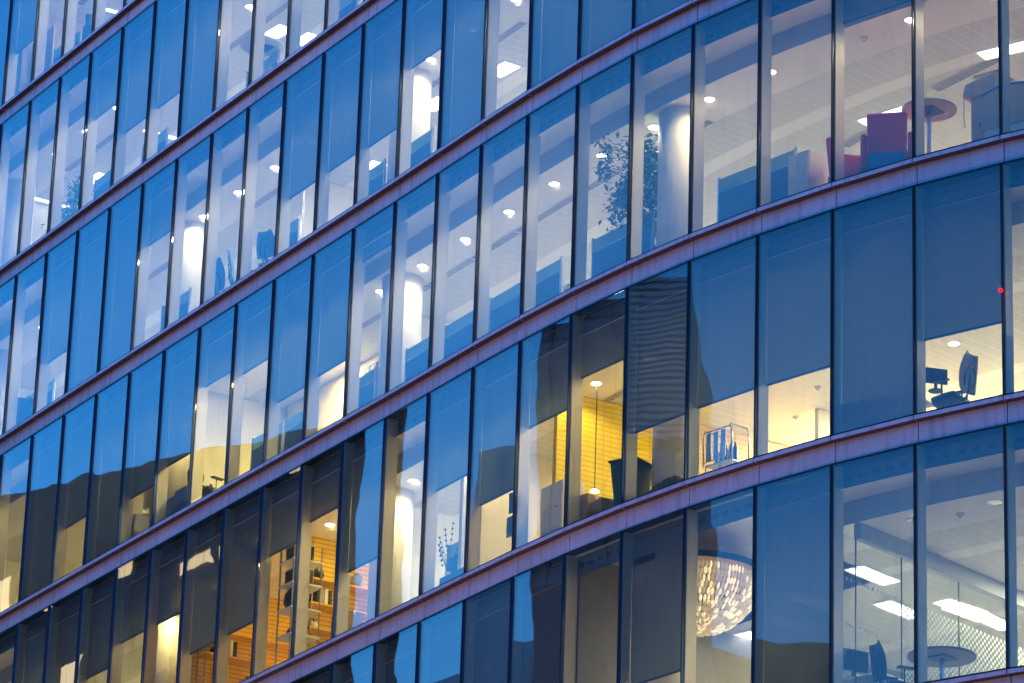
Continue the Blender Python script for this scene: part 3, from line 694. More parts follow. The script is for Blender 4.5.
def office_chair(st, k, s, d, rz, label, backmat='mesh', h=1.12):
    e = tag(at('office_chair', st, k, s, d, rz=rz), label, 'office chair')
    m = MB()
    for i in range(5):
        a = i * 2 * math.pi / 5; m.tube([(0, 0, .1), (.16 * math.cos(a), .16 * math.sin(a), .095), (.3 * math.cos(a), .3 * math.sin(a), .06)], [.028, .022, .016], 8)
    m.build('base', M['grey'], e, 0, True)
    for i in range(5):
        a = i * 2 * math.pi / 5; x, y = .3 * math.cos(a), .3 * math.sin(a)
        m = MB(); m.tube([(x - .02, y, .03), (x + .02, y, .03)], .028, 12); m.build('castor', M['dark'], e)
    m = MB(); m.cyl((0, 0), .025, .1, .42, 12); m.build('gas_lift', M['chrome'], e)
    m = MB()
    prof = []
    for j in range(9):
        f = j / 8; prof.append(f)
    for a in range(8):
        for b in range(8):
            def P_(i, j):
                x = -.25 + .5 * i / 8; y = -.22 + .46 * j / 8; rr = 1 - .14 * abs(2 * i / 8 - 1) ** 3
                return (x * (1 - .1 * (j / 8)), y * rr, .47 + .03 * (2 * i / 8 - 1) ** 2 - .03 * (j / 8) ** 3)
            m.face([P_(a, b), P_(a + 1, b), P_(a + 1, b + 1), P_(a, b + 1)])
    o = m.build('seat', M['dark'], e, 0, True); so = o.modifiers.new('solid', 'SOLIDIFY'); so.thickness = .06
    m = MB()
    for a in range(8):
        for b in range(10):
            def P2(i, j):
                f = j / 10; x = (-.5 + i / 8) * (.42 + .06 * math.sin(f * math.pi) - .14 * f ** 3); cx = (2 * i / 8 - 1)
                return (x, -.24 - .10 * f + .05 * cx * cx * -1 + .03 * math.sin(f * 3), .55 + f * (h - .55))
            m.face([P2(a, b), P2(a + 1, b), P2(a + 1, b + 1), P2(a, b + 1)])
    o = m.build('backrest', M[backmat], e, 0, True); so = o.modifiers.new('solid', 'SOLIDIFY'); so.thickness = .02
    m = MB(); m.tube([(0, -.05, .43), (0, -.26, .45), (0, -.32, .62), (0, -.33, .82)], [.03, .028, .02, .016], 8)
    m.tube([(-.12, -.30, .6), (-.15, -.33, .75), (-.08, -.35, .9), (.08, -.35, .9), (.15, -.33, .75), (.12, -.30, .6)], .013, 8); m.build('back_frame', M['dark'], e, 0, True)
    for x in (-1, 1):
        m = MB(); m.tube([(x * .2, -.02, .43), (x * .29, -.02, .46), (x * .29, -.02, .66)], .017, 8); m.box(x * .29 - .045, x * .29 + .045, -.13, .13, .665, .695); m.build('armrest', M['dark'], e, .008)
    return e
M['mesh'] = pbr('beige_chair_back', (.36, .33, .29), .8, 0, .1, 30)
M['darkmesh'] = pbr('dark_chair_back', (.05, .06, .08), .7, 0, .1, 30)
office_chair(5, 0, 1.40, .85, 1.6, 'mesh office chair with beige back beside a monitor, right side')
office_chair(6, 1, 1.22, 1.25, -.5, 'dark mesh chair left of the round meeting table, lower right', 'darkmesh', 1.08)
office_chair(6, 1, 2.0, 1.9, -1.2, 'dark low chair behind the dotted glass rows, lower right corner', 'darkmesh', .95)
office_chair(3, 13, 1.4, .75, .4, 'blue grey chair back against the glass, third storey down', 'blue', 1.05)
office_chair(3, 14, 1.2, .8, -.5, 'steel framed office chair near the cream column, third storey down', 'blue', 1.15)
office_chair(3, 14, 2.0, .8, .3, 'blue backed chair close to the column, third storey down', 'blue', 1.2)
office_chair(4, 13, 3.3, .55, .2, 'dark chair back showing above the sill by cream block wall', 'dark', .85)
office_chair(3, 20, 2.2, .9, .8, 'dark chair in the far left office, third storey down', 'darkmesh', 1.1)

# frosted, dotted glass partition of the lower right meeting room, square to the facade
P_, u_, n__ = bay(1); pp = P_ + u_ * 1.545 + n__ * .3
e = tag(empty('glass_partition', (pp.x, pp.y, Z(6) + .004), bay_angle(1)), 'clear glass partition with a dotted frosted pattern, lower right meeting room', 'glass partition')
m = MB(); m.box(-.006, .006, .0, 5.6, .02, 2.64); m.build('glass', M['inner_glass'], e)
m = MB(); m.box(-.06, .06, .42, 5.6, 2.66, CEIL - .004); m.build('header', M['downstand'], e)
m = MB()
for y in (.38, 1.5, 2.95, 4.4): m.box(-.009, .009, y - .006, y + .006, .02, 2.65)
m.build('joint', M['dark'], e)
m = MB(); cs = .052
y = 1.58; j = 0
while y < 5.5:
    z = .05; i = 0
    while z < 2.02:
        if (i + j) % 2 == 0: m.box(-.0085, -.0065, y, y + cs * .92, z, z + cs * .92)
        z += cs; i += 1
    y += cs; j += 1
y = .05
while y < 1.55:
    for z in (1.96, 1.28): m.box(-.0085, -.0065, y, y + cs * .9, z, z + cs * .9)
    y += cs * 2
m.build('dot_pattern', M['white'], e)

# chandelier: a reflection in the pane, modelled as a lamp added inside the hall
for_d = 1.32
e = tag(at('chandelier', 6, 3, 2.60, for_d), 'large glowing crystal chandelier of tiered rings under a beige disc, a reflection built indoors', 'chandelier')
M['crystal'] = pbr('lit_crystal', (.5, .40, .27), .12, 0, .3, 14, emit=(1, .76, .44), estr=.055)
M['crystal_hot'] = pbr('bright_crystal', (.7, .6, .42), .1, 0, .2, 14, emit=(1, .74, .42), estr=.17)
M['beige'] = pbr('beige_soffit', (.42, .30, .21), .7)
rc = random.Random(3)
cz = 2.985
for ring in range(13):
    ph = math.radians(2 + ring * 7.0); rr = .98 * math.cos(ph) ; zz = cz - .82 * math.sin(ph); nb = max(9, int(2 * math.pi * rr / .064))
    m = MB()
    for b in range(nb):
        a = 2 * math.pi * (b + rc.uniform(-.12, .12)) / nb
        c_, s_ = math.cos(a), math.sin(a); tl = .112; wd = .0235 + rc.uniform(-.004, .006)
        m.m = 1 if rc.random() < .4 else 0
        # a faceted drop lying along the bowl
        dr, dz = -math.sin(ph), -math.cos(ph) * .78
        ctr = Vector((rr * c_, rr * s_, zz + rc.uniform(-.012, .012)))
        rad = Vector((dr * c_, dr * s_, dz)).normalized(); tan = Vector((-s_, c_, 0)); nor = rad.cross(tan)
        ring_pts = []
        for f, w in ((-.5, .35), (-.2, 1), (.25, .95), (.5, .3)):
            ring_pts.append([ctr + rad * (f * tl) + (tan * math.cos(q) + nor * math.sin(q)) * wd * w for q in (0, math.pi / 2, math.pi, 3 * math.pi / 2)])
        i0 = len(m.v)
        for rp in ring_pts: m.v += [tuple(p) for p in rp]
        for r_ in range(3):
            for q in range(4):
                m.f.append([i0 + r_ * 4 + q, i0 + r_ * 4 + (q + 1) % 4, i0 + (r_ + 1) * 4 + (q + 1) % 4, i0 + (r_ + 1) * 4 + q]); m.mi.append(m.m); m.uv += [(0, 0)] * 4
        m.f.append([i0, i0 + 1, i0 + 2, i0 + 3]); m.mi.append(m.m); m.uv += [(0, 0)] * 4; m.f.append([i0 + 12, i0 + 13, i0 + 14, i0 + 15]); m.mi.append(m.m); m.uv += [(0, 0)] * 4
    m.build('crystal_ring', [M['crystal'], M['crystal_hot']], e)
m = MB()
for ring in range(11):
    ph = math.radians(6 + ring * 8.3); rr = .96 * math.cos(ph); zz = cz - .80 * math.sin(ph)
    if rr > .05: m.tube([(rr * math.cos(a * math.pi / 20), rr * math.sin(a * math.pi / 20), zz) for a in range(41)], .006, 5)
m.build('frame', M['chrome'], e)
m = MB(); m.cyl((0, 0), 1.02, 3.07, 3.11, 64); m.build('ceiling_disc', M['beige'], e)
m = MB(); m.lathe([(1.021, 3.06), (1.05, 3.06), (1.05, 3.16), (1.021, 3.16)], 64); m.build('disc_rim', M['dark'], e)
m = MB(); m.cyl((0, 0), .03, 2.7, 3.04, 12); m.build('stem', M['chrome'], e)
l = bpy.data.lights.new('chandelier_glow', 'POINT'); l.energy = .55; l.color = (1, .72, .42); l.shadow_soft_size = .25
o = bpy.data.objects.new('chandelier_glow', l); C.objects.link(o); o.location = locp(3, 2.60, for_d, Z(6) + 2.75)

# wheelie bin, boxes, dust sheet in the yellow store
e = at('wheelie_bin', 5, 5, .62, .66, rz=.35); e.scale = (.84, .84, .95)
tag(e, 'dark green wheelie bin against the glass of the yellow room', 'wheelie bin')
m = MB(); b = [Vector(q) for q in ((-.2, -.24, .06), (.2, -.24, .06), (.2, .22, .06), (-.2, .22, .06))]; t = [Vector(q) for q in ((-.28, -.33, .98), (.28, -.33, .98), (.28, .3, .98), (-.28, .3, .98))]
m.hexa(b, t); m.build('body', M['green'], e, .015)
m = MB(); m.box(-.31, .31, -.36, .33, .983, 1.02); m.hexa([Vector(q) for q in ((-.27, -.3, 1.02), (.27, -.3, 1.02), (.27, .28, 1.02), (-.27, .28, 1.02))], [Vector(q) for q in ((-.2, -.2, 1.08), (.2, -.2, 1.08), (.2, .24, 1.07), (-.2, .24, 1.07))]); m.build('lid', M['green'], e, .01)
m = MB(); m.tube([(-.24, .36, 1.0), (.24, .36, 1.0)], .016, 10); m.build('handle', M['green'], e)
for x in (-.24, .24):
    m = MB(); m.tube([(x - .025, .2, .1), (x + .025, .2, .1)], .1, 20); m.build('wheel', M['dark'], e)
def cbox_item(st, k, s, d, z, w, dp, h, label, rz=0., mt='cardboard', mark=True):
    e = tag(at('cardboard_box' if mt == 'cardboard' else 'storage_box', st, k, s, d, z, rz), label, 'box')
    m = MB(); m.box(-w / 2, w / 2, -dp / 2, dp / 2, 0, h); m.build('carton', M[mt], e, .004)
    m = MB(); m.box(-w / 2 - .001, w / 2 + .001, -.03, .03, h - .06, h + .0012); m.build('tape', M['paper'], e)
    if mark:
        m = MB()
        for i in range(3): m.box(-w * .3, w * (.1 + .08 * (i % 2)), -dp / 2 - .0015, -dp / 2 - .0005, h * .25 + i * h * .16, h * .25 + i * h * .16 + h * .07)
        m.build('printed_lines', M['dark'], e)
cbox_item(5, 5, 1.62, .5, 0, .52, .4, .6, 'brown cardboard box with printed side at the foot of the yellow wall', .1)
cbox_item(5, 5, 1.16, .55, 0, .42, .36, .44, 'lower cardboard box between the bin and the printed box', -.15, mark=False)
e = tag(at('dust_sheet', 5, 4, 1.0, .5), 'crumpled dark brown dust sheet lying on the sill beside the column', 'dust sheet')
m = MB(); nx, ny = 22, 8; rs = random.Random(9)
hh = [[0] * (ny + 1) for _ in range(nx + 1)]
for i in range(nx + 1):
    for j in range(ny + 1):
        f = i / nx; env = math.sin(min(1, f * 1.15) * math.pi * .9) ** .6 * math.sin(math.pi * (j + .4) / (ny + .8)) ** .5
        hh[i][j] = env * (.26 + .22 * f + rs.uniform(-.05, .05))
for i in range(nx):
    for j in range(ny):
        Pq = lambda a, b_: (-.62 + 1.3 * a / nx, -.22 + .5 * b_ / ny, max(.003, hh[a][b_]))
        m.face([Pq(i, j), Pq(i + 1, j), Pq(i + 1, j + 1), Pq(i, j + 1)])
M['sheet'] = pbr('brown_dust_sheet', (.13, .09, .06), .9, 0, .2, 6)
m.build('sheet', M['sheet'], e)
# pendant flex in the yellow room
e = tag(empty('pendant_lamp', locp(5, 2.15, 1.05, Z(5) + 1.0), 0), 'small bright pendant on a thin dark flex against the yellow wall', 'pendant lamp')
m = MB(); m.tube([(0, 0, 0.02), (0, 0, CEIL - 1.01)], .009, 6); m.build('flex', M['dark'], e)
m = MB(); m.lathe([(.001, .05), (.05, .03), (.075, 0), (.001, 0)], 16); m.build('shade', M['emit_warm'], e)

# chrome trolley with bottles
e = tag(at('steel_trolley', 5, 3, 1.46, .85), 'polished steel trolley loaded with blue bottles, right of the dust sheet', 'trolley')
m = MB()
for x in (-.32, .30):
    m.tube([(x, -.18, .45), (x, -.19, .9), (x + (.03 if x < 0 else -.03), -.19, 1.02), (x + (.03 if x < 0 else -.03), .17, 1.02), (x, .18, .9), (x, .18, .45)], .012, 8)
m.tube([(-.30, -.2, .5), (.28, -.2, .5)], .01, 8); m.tube([(-.30, -.2, .98), (.28, -.2, .98)], .012, 8)
m.build('frame', M['chrome'], e, 0, True)
m = MB(); m.box(-.29, .27, -.17, .17, .44, .46); m.build('tray', M['chrome'], e); m = MB(); m.box(-.29, .27, -.17, .17, .10, .12); m.build('tray', M['chrome'], e)
for i in range(3):
    m = MB(); m.box(-.26 + i * .16, -.16 + i * .16, -.185, -.172, .52, .96); m.build('panel', M['chrome'], e)
for i, (x, y) in enumerate(((-.3, -.15), (.28, -.15), (-.3, .15), (.28, .15))):
    m = MB(); m.cyl((x, y), .012, .05, .45, 8); m.build('leg', M['chrome'], e); m = MB(); m.tube([(x - .015, y, .025), (x + .015, y, .025)], .025, 10); m.build('castor', M['dark'], e)
M['bluebottle'] = pbr('blue_bottle', (.08, .25, .5), .15, .2)
for i in range(5):
    b_ = tag(at('bottle', 5, 3, 1.46 + .2 - i * .1, .84, .461), ['blue bottle at the left end of the steel trolley', 'blue bottle, second on the steel trolley', 'blue bottle in the middle of the steel trolley', 'blue bottle, fourth on the steel trolley', 'blue bottle at the right end of the steel trolley'][i], 'bottle', 'bottles on the steel trolley')
    m = MB(); m.lathe([(.001, 0), (.036, 0), (.038, .02), (.038, .2), (.03, .24), (.013, .27), (.013, .31)], 14); m.build('glass_body', M['bluebottle'], b_, 0, True)
    m = MB(); m.cyl((0, 0), .015, .31, .335, 10); m.build('cap', M['white'], b_)

# white cabinets
def cabinet(st, k, s, d, w, dp, h, label, mt='white', rz=0.):
    e = tag(at('cabinet', st, k, s, d, rz=rz), label, 'cabinet')
    m = MB(); m.box(-w / 2, w / 2, -dp / 2, dp / 2, .02, h); m.build('carcass', M[mt], e, .006)
    for i in range(2):
        x0 = -w / 2 + .01 + i * (w / 2); m = MB(); m.box(x0, x0 + w / 2 - .02, -dp / 2 - .014, -dp / 2 - .001, .05, h - .03); dd = m.build('door', M[mt], e, .002)
        m = MB(); m.box(x0 + w / 4 - .05, x0 + w / 4 + .03, -dp / 2 - .022, -dp / 2 - .015, h * .6, h * .6 + .012); m.build('handle', M['chrome'], dd)
cabinet(4, 2, 1.18, .85, .42, .5, 1.02, 'cream cabinet between the blue screen and the red armchairs', 'wallwhite')
cabinet(5, 6, 1.0, .62, .62, .42, 1.08, 'pale cabinet in front of the yellow partition, centre')
cabinet(5, 2, 2.0, 5.2, .9, .5, 1.9, 'tall cabinet deep in the cream room behind the trolley', 'wood')
cabinet(5, -1, 1.0, 1.6, .8, .5, 1.35, 'pale wood cupboard at the right edge beside the office chair', 'wood')
cabinet(5, 0, .25, 2.2, .4, .4, 1.45, 'narrow pale cabinet right of the mesh office chair')
cabinet(2, 14, 1.0, 1.0, .6, .4, .9, 'low white cabinet by the round table, second storey down')
cabinet(4, 14, 3.2, .6, .55, .4, .68, 'low grey cabinet in front of the cream door wall', 'grey')
cabinet(4, 15, 1.1, .6, .55, .4, .75, 'blue grey cabinet beside the book stack, fourth storey down', 'blue')
cabinet(1, 21, 1.9, 1.1, .7, .4, .75, 'low cabinet in the far upper left office', 'white')

# paper scale model of a tower, right of the high round table
e = tag(at('scale_model', 4, 0, .80, 1.15), 'pale paper model of a tower with an overhanging top, upper right', 'scale model')
m = MB(); m.box(-.27, .16, -.2, .2, .0, 1.38); m.build('shaft', M['walltan'], e, .006)
m = MB(); m.hexa([Vector(q) for q in ((-.36, -.3, 1.2), (.2, -.3, 1.2), (.2, .28, 1.2), (-.36, .28, 1.2))], [Vector(q) for q in ((-.33, -.27, 1.42), (.2, -.27, 1.5), (.2, .28, 1.5), (-.33, .28, 1.42))]); m.box(-.2, .24, -.24, .24, 1.5, 1.55); m.build('crown', M['walltan'], e, .008)
for i, (x, z, w, h) in enumerate(((-.2, .35, .05, .1), (-.12, .7, .04, .06), (0, .5, .05, .04), (.06, .95, .1, .16), (-.05, 1.0, .04, .1), (.05, .25, .06, .05))):
    m = MB(); m.box(x, x + w, -.203, -.2, z, z + h); m.build('window', M['dark'], e)
m = MB(); m.tube([(-.34, -.28, 1.2), (-.345, -.28, .9), (-.34, -.26, .72)], .006, 6); m.build('cord', M['grey'], e)
e = tag(at('scale_model', 4, 0, .2, .85), 'low vaulted white model with a blue edge, at the upper right corner', 'scale model')
m = MB()
for i in range(12):
    x0, x1 = -.55 + i * .1, -.45 + i * .1; f = lambda x: 1.14 - .45 * (x + .1) ** 2
    m.hexa([Vector((x0, -.15, .5)), Vector((x1, -.15, .5)), Vector((x1, .25, .5)), Vector((x0, .25, .5))], [Vector((x0, -.15, f(x0))), Vector((x1, -.15, f(x1))), Vector((x1, .25, f(x1))), Vector((x0, .25, f(x0)))])
m.build('vault', M['walltan'], e)
m = MB(); m.tube([(-.55 + i * .1, -.16, 1.15 - .45 * (-.45 + i * .1) ** 2) for i in range(13)], .016, 6); m.build('blue_edge', pbr('bright_blue_edge', (.02, .25, .6), .4), e)
m = MB(); m.box(-.5, .6, -.12, .22, 0, .5); m.build('stand', M['white'], e)

# plants
def plant(st, k, s, d, h, r, n, label, z0=.0, clump=9, seed=1, ht=None):
    rp = random.Random(seed)
    e = tag(at('potted_tree', st, k, s, d), label, 'potted tree')
    m = MB(); m.lathe([(.001, 0), (.15, 0), (.2, .34), (.18, .34), (.17, .3), (.001, .3)], 24); m.build('pot', M['white'], e, 0, True)
    m = MB(); tips = []
    m.tube([(0, 0, .3), (.02, .01, h * .35), (-.02, 0, h * .6), (0, .02, h * .8)], [.03, .024, .018, .01], 8)
    for i in range(clump):
        a = rp.uniform(0, 6.28); zz = h * rp.uniform(.42, 1.0); rr = r * rp.uniform(.25, 1) * (1.15 - .6 * (zz / h - .4))
        tip = Vector((rr * math.cos(a), rr * math.sin(a), zz)); tips.append(tip)
        m.tube([(0, 0, zz * .72), tip * .5 + Vector((0, 0, zz * .42)), tip], [.01, .006, .003], 5)
    m.build('trunk', M['bark'], e, 0, True)
    m = MB()
    for i in range(n):
        t = rp.choice(tips); c = t + Vector((rp.gauss(0, .09), rp.gauss(0, .09), rp.gauss(0, .12) - .05))
        a = rp.uniform(0, 6.28); L = rp.uniform(.07, .14); dr = Vector((math.cos(a), math.sin(a), rp.uniform(-1.1, .1))).normalized()
        sd = dr.cross(Vector((0, 0, 1))).normalized() * L * .24; m.m = 1 if rp.random() < .35 else 0
        m.face([c, c + dr * L * .45 + sd, c + dr * L, c + dr * L * .45 - sd])
    m.build('foliage', [M['leaf'], M['leaf2']], e)
plant(4, 4, 2.42, 1.0, 2.62, .72, 3400, 'leafy indoor tree left of the column, with drooping branches', seed=4, clump=34)
plant(2, 19, 2.5, 1.0, 1.75, .42, 900, 'bushy indoor tree behind the glass, far left, second storey down', seed=8, clump=22)
plant(2, 20, 1.6, .9, 1.2, .3, 200, 'small leafy plant low behind the glass near the left edge', seed=12, clump=12)
e = tag(at('dried_flowers', 5, 9, .28, .7, .0), 'dark dried flower stems in a vase beside the bright column', 'flower vase')
m = MB(); m.lathe([(.001, 0), (.07, 0), (.09, .3), (.05, .55), (.06, .62)], 18); m.build('vase', M['white'], e, 0, True)
m = MB(); rp = random.Random(2)
for i in range(7):
    a = rp.uniform(0, 6.28); h_ = rp.uniform(.95, 1.45); x, y = .2 * math.cos(a), .16 * math.sin(a)
    m.tube([(0, 0, .5), (x * .4, y * .4, h_ * .75), (x, y, h_)], .006, 5)
    for q in range(4): m.lathe([(.001, h_ - q * .09 - .025), (.024, h_ - q * .09), (.001, h_ - q * .09 + .025)], 8, (x * (1 - q * .12), y * (1 - q * .12)))
m.build('stem', M['blue'], e, 0, True)

# shelves with stores in the amber room
M['helmet'] = pbr('black_helmet', (.02, .022, .025), .2)
def shelf(st, t, d0, d1, zs, label, mt='orange', depth=.36):
    k = int(t); e = tag(at('storage_shelves', st, k, (t - k) * 1.5 - .06, d0), label, 'shelving')
    for z in zs:
        m = MB(); m.box(.0, depth, 0, d1 - d0, z, z + .03); m.build('shelf_board', M[mt], e, .002)
    for y in (.02, d1 - d0 - .02):
        for x in (.02, depth - .02):
            m = MB(); m.box(x - .012, x + .012, y - .012, y + .012, 0, zs[-1] + .3); m.build('upright', M['grey'], e)
    return e
shelf(5, 13.1, 1.0, 3.4, (.55, 1.05, 1.52, 1.98), 'amber storage shelves seen behind the two brightest lower left windows')
shelf(5, 15.6, .8, 3.2, (.45, .95, 1.45, 1.9), 'amber storage shelves left of the crates, behind a half blind')
shelf(5, 12.9, .35, .95, (.7, 1.2, 1.66, 2.1), 'narrow shelf rack holding dark crates near the glass', 'white', .55)
def crate(st, t, d, z, label, w=.42, h=.28):
    k = int(t); e = tag(at('crate', st, k, (t - k) * 1.5, d, z), label, 'crate')
    m = MB(); m.box(-w / 2, w / 2, -.17, .17, 0, .02); m.box(-w / 2, -w / 2 + .02, -.17, .17, .02, h); m.box(w / 2 - .02, w / 2, -.17, .17, .02, h); m.box(-w / 2, w / 2, -.17, -.15, .02, h); m.box(-w / 2, w / 2, .15, .17, .02, h); m.build('body', M['dark'], e)
    m = MB(); m.box(-w / 2 - .01, w / 2 + .01, -.18, .18, h, h + .02); m.build('rim', M['paper'], e)
crate(5, 12.68, .62, 1.695, 'dark crate with pale rim on the rack, upper one'); crate(5, 12.68, .62, 2.135, 'dark crate on the top shelf of the rack')
def bag(st, t, d, z, label, mt, r=.2, sq=.8, seed=1):
    k = int(t); e = at('cloth_bag', st, k, (t - k) * 1.5, d, z); tag(e, label, 'bag')
    rb = random.Random(seed); m = MB(); n1, n2 = 8, 14
    grid = [[Vector((r * math.sin(math.pi * i / n1) * math.cos(2 * math.pi * j / n2), r * .8 * math.sin(math.pi * i / n1) * math.sin(2 * math.pi * j / n2), r * sq * (1 - math.cos(math.pi * i / n1)) )) * rb.uniform(.86, 1.12) for j in range(n2)] for i in range(n1 + 1)]
    for i in range(n1):
        for j in range(n2):
            m.face([grid[i][j], grid[i][(j + 1) % n2], grid[i + 1][(j + 1) % n2], grid[i + 1][j]])
    m.build('sack', M[mt], e, 0, True)
    m = MB(); m.tube([(-r * .5, 0, r * sq * 1.7), (-r * .3, 0, r * sq * 2.3), (r * .3, 0, r * sq * 2.3), (r * .5, 0, r * sq * 1.7)], .012, 6); m.build('handle', M['dark'], e, 0, True)
bag(5, 12.72, .62, 1.235, 'bundled black jacket lying on the rack', 'dark', .26, .8, 3)
for i, (t, d, z, lb, mt, r) in enumerate(((12.95, 1.15, 1.085, 'small cream bag at the near end of the middle amber shelf', 'paper', .12), (12.95, 2.25, 1.085, 'dark bag at the far end of the middle amber shelf', 'dark', .15), (12.95, 1.2, 2.02, 'dark bag on the top amber shelf', 'dark', .16), (12.95, 2.0, 2.02, 'grey bag on the top amber shelf', 'grey', .17),
    (12.95, 1.7, 1.555, 'pale bag between binders on the upper amber shelf', 'paper', .13), (15.45, 1.1, 1.485, 'small dark bag on the left amber shelves', 'dark', .12), (15.45, 2.2, .985, 'grey bag at the far end of the left amber shelf', 'grey', .15), (12.62, .6, 2.16, 'green cloth bag on the very top of the rack', 'leaf2', .13))):
    bag(5, t, d, z, lb, mt, r, .7, 20 + i)
bag(5, 12.35, .5, .05, 'small dark bag on the floor of the store', 'dark', .2, .7, 5)
bag(5, 12.95, 1.7, 1.02 + .06, 'white paper bag on the amber shelf', 'paper', .13, .6, 6)
bag(5, 12.9, 2.1, .58, 'cream cloth bag on the lowest amber shelf', 'paper', .16, .55, 7)
bag(5, 15.4, 1.2, .98, 'crumpled white bag on the left amber shelf', 'paper', .17, .6, 8)
bag(5, 15.4, 1.75, .98, 'second crumpled white bag on the left amber shelf', 'paper', .16, .5, 9)
bag(5, 13.6, .5, .1, 'pale crumpled bag on the sill, lower left', 'paper', .15, .7, 10)
for t, d, z, lb in ((12.9, 1.45, .585, 'black helmet on the lower amber shelf'), (12.7, .6, .735, 'black helmet on the lowest board of the rack')):
    k = int(t); e = tag(at('helmet', 5, k, (t - k) * 1.5, d, z), lb, 'helmet')
    m = MB(); m.lathe([(.15, 0), (.155, .06), (.14, .13), (.09, .19), (.001, .215)], 20); m.build('shell', M['helmet'], e, 0, True); m = MB(); m.box(-.11, .11, -.2, -.1, .02, .035); m.build('peak', M['helmet'], e)
for t, d, z, lb in ((12.95, 2.5, 1.555, 'row of ring binders on the upper amber shelf'), (12.95, 1.3, 1.555, 'leaning ring binders at the near end of the amber shelf'), (15.4, 1.3, 1.485, 'leaning ring binders on the left amber shelf')):
    k = int(t); e = tag(at('ring_binders', 5, k, (t - k) * 1.5, d, z), lb, 'binders')
    for i in range(4):
        m = MB(); m.box(-.13, .13, -.16 + i * .085, -.095 + i * .085, 0, .30 - .02 * (i % 2)); m.build('binder', M[('dark', 'grey', 'paper', 'dark')[i]], e, .003)
cbox_item(5, 10, 1.9, .5, 0, .5, .36, .62, 'yellow lit cardboard box behind the half blind next to white wall', 0)
cabinet(4, 16, 1.68, .5, .75, .36, .335, 'low sill cabinet carrying stacks of books at far left', 'walltan')
# books by the glass, fourth storey down
M['book'] = pbr('dark_book_cover', (.06, .05, .05), .6, 0, .4, 9)
for i, (s, z, a, mt) in enumerate(((1.85, .0, .0, 'cardboard'), (1.7, .0, .0, 'book'), (1.52, 0, 0, 'paper'))):
    for q in range(5 if i == 0 else 4):
        e = tag(at('book', 4, 16, s, .5, z + .345 + .095 * q, rz=random.uniform(-.2, .2)), ('book number word stack').replace('number word', '') , 'book', 'stacked books behind the glass')
        e['label'] = ['brown', 'black', 'cream'][i] + ' book, ' + ['lowest', 'second', 'third', 'fourth', 'fifth'][q] + ' in its stack, behind the half blind at far left'
        m = MB(); m.box(-.07, .07, -.15, .15, .004, .09); m.build('pages', M['paper'], e); m = MB(); m.box(-.075, .075, -.155, .155, 0, .004); m.box(-.075, .075, -.155, .155, .0901, .0935); m.box(-.075, -.0705, -.155, .155, .004, .09); m.build('cover', M[mt], e)
# printer on the cabinet and window sill pieces
e = tag(at('printer', 5, 8, .95, .55, .0), 'dark rack of small boxes along the sill beside the cream wall', 'box rack')
for i in range(6):
    m = MB(); m.box(-.6 + i * .2, -.46 + i * .2, -.1, .1, .0, .34); m.build('box_file', M['white'], e, .004)
m = MB(); m.box(-.63, .60, -.12, -.101, .0, .4); m.box(-.63, .60, .101, .12, .0, .4); m.build('rack', M['blue'], e)
# tall dark shelving with folded screens seen in the gap, fifth storey
for k, s in ((8, 2.2), (6, 2.3)):
    e = tag(at('display_stand', 5, k, s, .5), 'stand of blue panels in the gap, ' + where(5, k), 'display stand')
    for i in range(4):
        m = MB(); m.box(-.14, .14, -.02 + .03 * (i % 2), .0 + .03 * (i % 2), .55 + i * .42, .9 + i * .42); m.build('panel', M['blue'], e, .004)
    m = MB(); m.box(.15, .18, -.02, .02, 0, 2.4); m.box(-.2, .2, -.2, .2, 0, .03); m.build('post', M['white'], e)
# door in the cream wall, fourth storey
P4, u4, n4 = bay(15); pd = P4 + u4 * (.9 * 1.5) + n4 * 1.55
e = tag(empty('wall_hook', (*(P4 + u4 * (.9 * 1.5 - .06) + n4 * 1.12), Z(4) + .95), bay_angle(15)), 'small dark curved hook on the plain cream wall, lower left', 'hook')
m = MB(); m.tube([(.0, -.03, .06), (.05, -.05, .07), (.07, -.02, 0), (.05, .02, -.06), (.0, .03, -.05)], .012, 8); m.build('hook', M['dark'], e, 0, True)
m = MB(); m.cyl((0, 0), .02, -.05, .07, 8); m.build('plate', M['dark'], e)
# dark column casing by the block wall
cabinet(4, 12, 1.3, 2.2, .5, .35, 2.3, 'tall dark locker against the cream block wall', 'dark')
# framed dark panel on wood, top left
e = tag(at('wall_panel', 1, 21, 1.72, 1.0, .0), 'pale slatted wood screen with a dark picture, top left corner', 'wood screen')
m = MB(); m.box(-.7, .5, -.02, .02, .3, 2.1); m.build('slatted_panel', M['wood_slats'], e)
m = MB(); m.box(-.5, .02, -.05, -.021, .62, 1.1); m.build('picture', M['blue'], e, .004)
m = MB(); m.box(-.5, -.4, -.05, .05, 0, .3); m.box(.3, .4, -.05, .05, 0, .3); m.build('foot', M['white'], e)
e = tag(at('shelf_bracket_lamp', 1, 18, 2.6, 1.6, .0), 'tall white framed rack glowing at the top left, beside the ledge', 'rack')
m = MB(); m.box(-.3, .3, -.02, .02, 1.75, 1.8); m.box(.2, .24, -.02, .02, 0, 2.6); m.build('frame', M['white'], e); m = MB(); m.box(-.3, .2, -.15, .15, 1.7, 1.745); m.build('shelf', M['white'], e)

# red indicator lamp at the right edge
e = tag(empty('red_indicator_lamp', locp(0, .0, -.03, Z(5) + 1.60), bay_angle(0)), 'tiny glowing red lamp on the mullion at the right edge', 'indicator lamp')
m = MB(); m.lathe([(.001, .03), (.022, .02), (.028, 0), (.022, -.02), (.001, -.03)], 12); m.build('lens', pbr('red_lamp', (.8, .02, .01), .4, emit=(1, .0, .0), estr=1.0), e)
m = MB(); m.box(-.01, .01, .0, .06, -.012, .012); m.build('stem', M['dark'], e)

